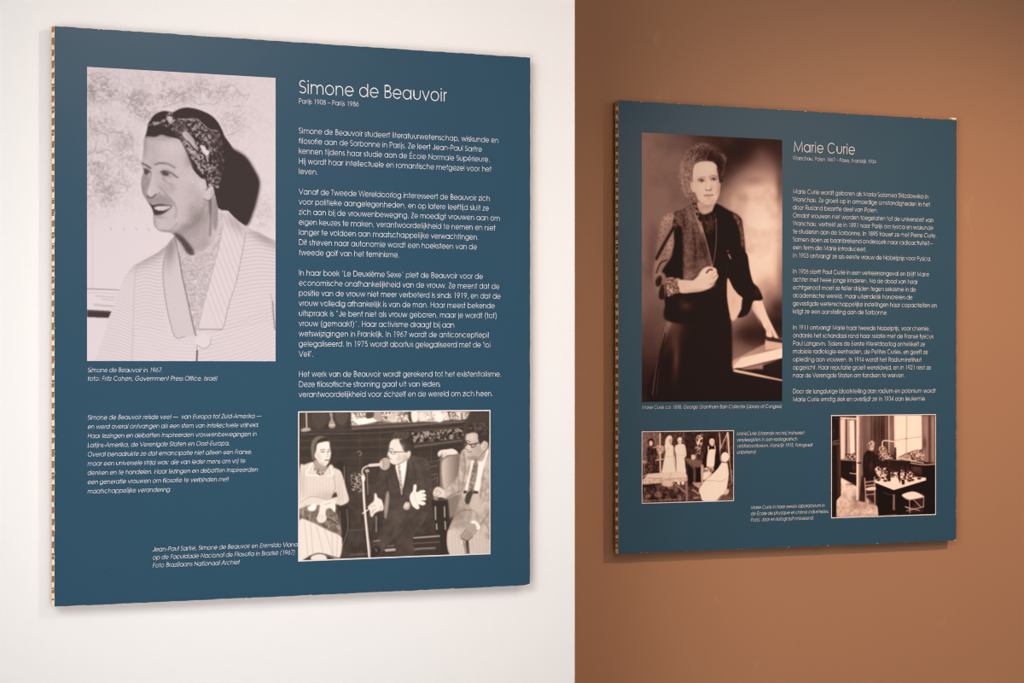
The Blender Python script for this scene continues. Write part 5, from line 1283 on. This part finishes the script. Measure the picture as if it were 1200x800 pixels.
# apparatus: lamp, flasks
A.blob(400, 330, 40, 60, .05, .9); A.poly([(376, 270), (400, 256), (422, 270), (420, 300), (384, 310)], .58, .5); A.line([(400, 262), (402, 230), (420, 220), (484, 228)], 1.2, .86, .35); A.line([(484, 228), (488, 270)], .8, .7, .4, .7)
A.poly([(390, 312), (420, 294), (444, 318), (448, 344), (420, 350)], .66, .5); A.speckle([(380, 270), (440, 290), (460, 350), (380, 360)], 1.4, .05, .9, 94, .6, 2, 1.4); A.poly([(486, 272), (498, 268), (500, 360), (484, 360)], .08, .4, 1, False); A.line([(492, 276), (493, 340)], .5, .4, .3, .6); A.line([(420, 350), (470, 344)], 1.4, .76, .4, .85)
# the woman standing
A.poly([(264, 360), (276, 310), (300, 290), (330, 294), (350, 320), (352, 360), (360, 420), (350, 470), (330, 520), (290, 520), (270, 470), (262, 420)], .08, .5)
A.blob(320, 400, 16, 44, .26, .6); A.blob(330, 310, 14, 16, .18, .6); A.line([(290, 330), (280, 400)], 1, .24, .6, .6)
A.poly([(294, 262), (296, 238), (312, 224), (334, 224), (346, 240), (342, 258), (338, 280), (326, 294), (308, 288)], .50, .45); A.speckle([(294, 262), (296, 238), (312, 224), (334, 224), (346, 240), (330, 250), (310, 270)], 1.1, .2, .95, 95, .7, 2, 1.3); A.poly([(316, 256), (332, 246), (340, 262), (336, 282), (324, 290), (314, 278)], .72, .4); A.line([(324, 264), (336, 264)], .8, .3, .4, .7)
# work table
A.poly([(340, 500), (490, 470), (710, 484), (706, 500), (480, 570), (346, 516)], .88, .45, 1, False)
A.poly([(352, 516), (480, 572), (706, 502), (690, 580), (560, 760), (372, 760)], .05, .5, 1, False); A.line([(344, 514), (480, 568), (706, 500)], 1.2, .95, .35, .85, False); A.line([(350, 524), (480, 580), (704, 510)], 1.0, .10, .5, .8, False)
A.poly([(350, 420), (470, 424), (560, 440), (600, 470), (480, 480), (400, 470)], .56, .6, .9); A.speckle([(350, 410), (470, 420), (600, 440), (620, 490), (480, 510), (380, 480)], 1.8, 0, 1, 96, .8, 2, 1.6)
A.poly([(438, 350), (456, 350), (458, 510), (436, 510)], .08, .4, 1, False); A.poly([(510, 370), (526, 370), (526, 520), (512, 520)], .06, .4, 1, False); A.poly([(556, 390), (570, 390), (570, 476), (558, 476)], .08, .4, 1, False); A.poly([(456, 366), (600, 366), (598, 384), (540, 400), (458, 390)], .10, .4, 1, False)
A.poly([(460, 390), (520, 396), (520, 440), (470, 440)], .12, .5, .9); A.line([(440, 356), (600, 362)], .7, .6, .3, .7); A.line([(447, 360), (447, 500)], .5, .5, .3, .6)
A.poly([(466, 494), (496, 480), (516, 500), (516, 530), (470, 530)], .90, .45); A.poly([(536, 496), (556, 494), (558, 532), (538, 534)], .08, .4, 1, False); A.line([(538, 496), (556, 494)], .8, .9, .3, .8)
for (x, y) in ((372, 500), (420, 506), (612, 500), (660, 490), (590, 506), (470, 462)): A.poly([(x - 16, y), (x, y - 10), (x + 16, y), (x, y + 8)], .10, .4); A.line([(x - 14, y - 3), (x + 8, y - 9)], .5, .8, .3, .7)
A.poly([(474, 600), (488, 600), (488, 720), (472, 710)], .44, .4, 1, False); A.line([(410, 590), (470, 610)], .9, .4, .4, .6)
# ladder-back chair and stool
for (a, b) in (((274, 488), (286, 690)), ((344, 480), (346, 680))): A.line([a, b], 1.5, .58, .4, .9)
A.lines([[(280, 516), (342, 508)], [(282, 540), (344, 534)], [(286, 606), (344, 600)]], 1.5, .62, .4, .85); A.poly([(284, 560), (330, 548), (354, 556), (344, 572), (292, 574)], .82, .45); A.blob(310, 620, 20, 30, .18, .5); A.blob(320, 660, 20, 20, .10, .6)
A.poly([(540, 604), (620, 582), (694, 616), (690, 622), (600, 640), (560, 628)], .90, .45); A.line([(556, 630), (600, 642), (692, 622)], 1.0, .5, .4, .8)
A.lines([[(592, 642), (594, 740)], [(692, 624), (690, 690)], [(564, 690), (660, 716)], [(570, 720), (690, 690)], [(624, 644), (670, 690)], [(560, 690), (600, 710)]], 1.1, .66, .4, .8); A.blob(630, 600, 30, 8, .97, .5); A.line([(560, 742), (690, 736)], 2.0, .04, .5, .7)
A.line([(380, 755), (500, 744)], 1.0, .6, .5, .5)
A.c = np.clip((A.c - .42) * 1.15 + .44, 0, 1)
A.grain(.08, 9, .6)
print_sheet('photograph', A, (.1136, -.4352, .4325, -.2009), SEPIA, dark_panel, (260, 250), .0022, 'sepia picture of a laboratory with a tall window and a crowded work table')
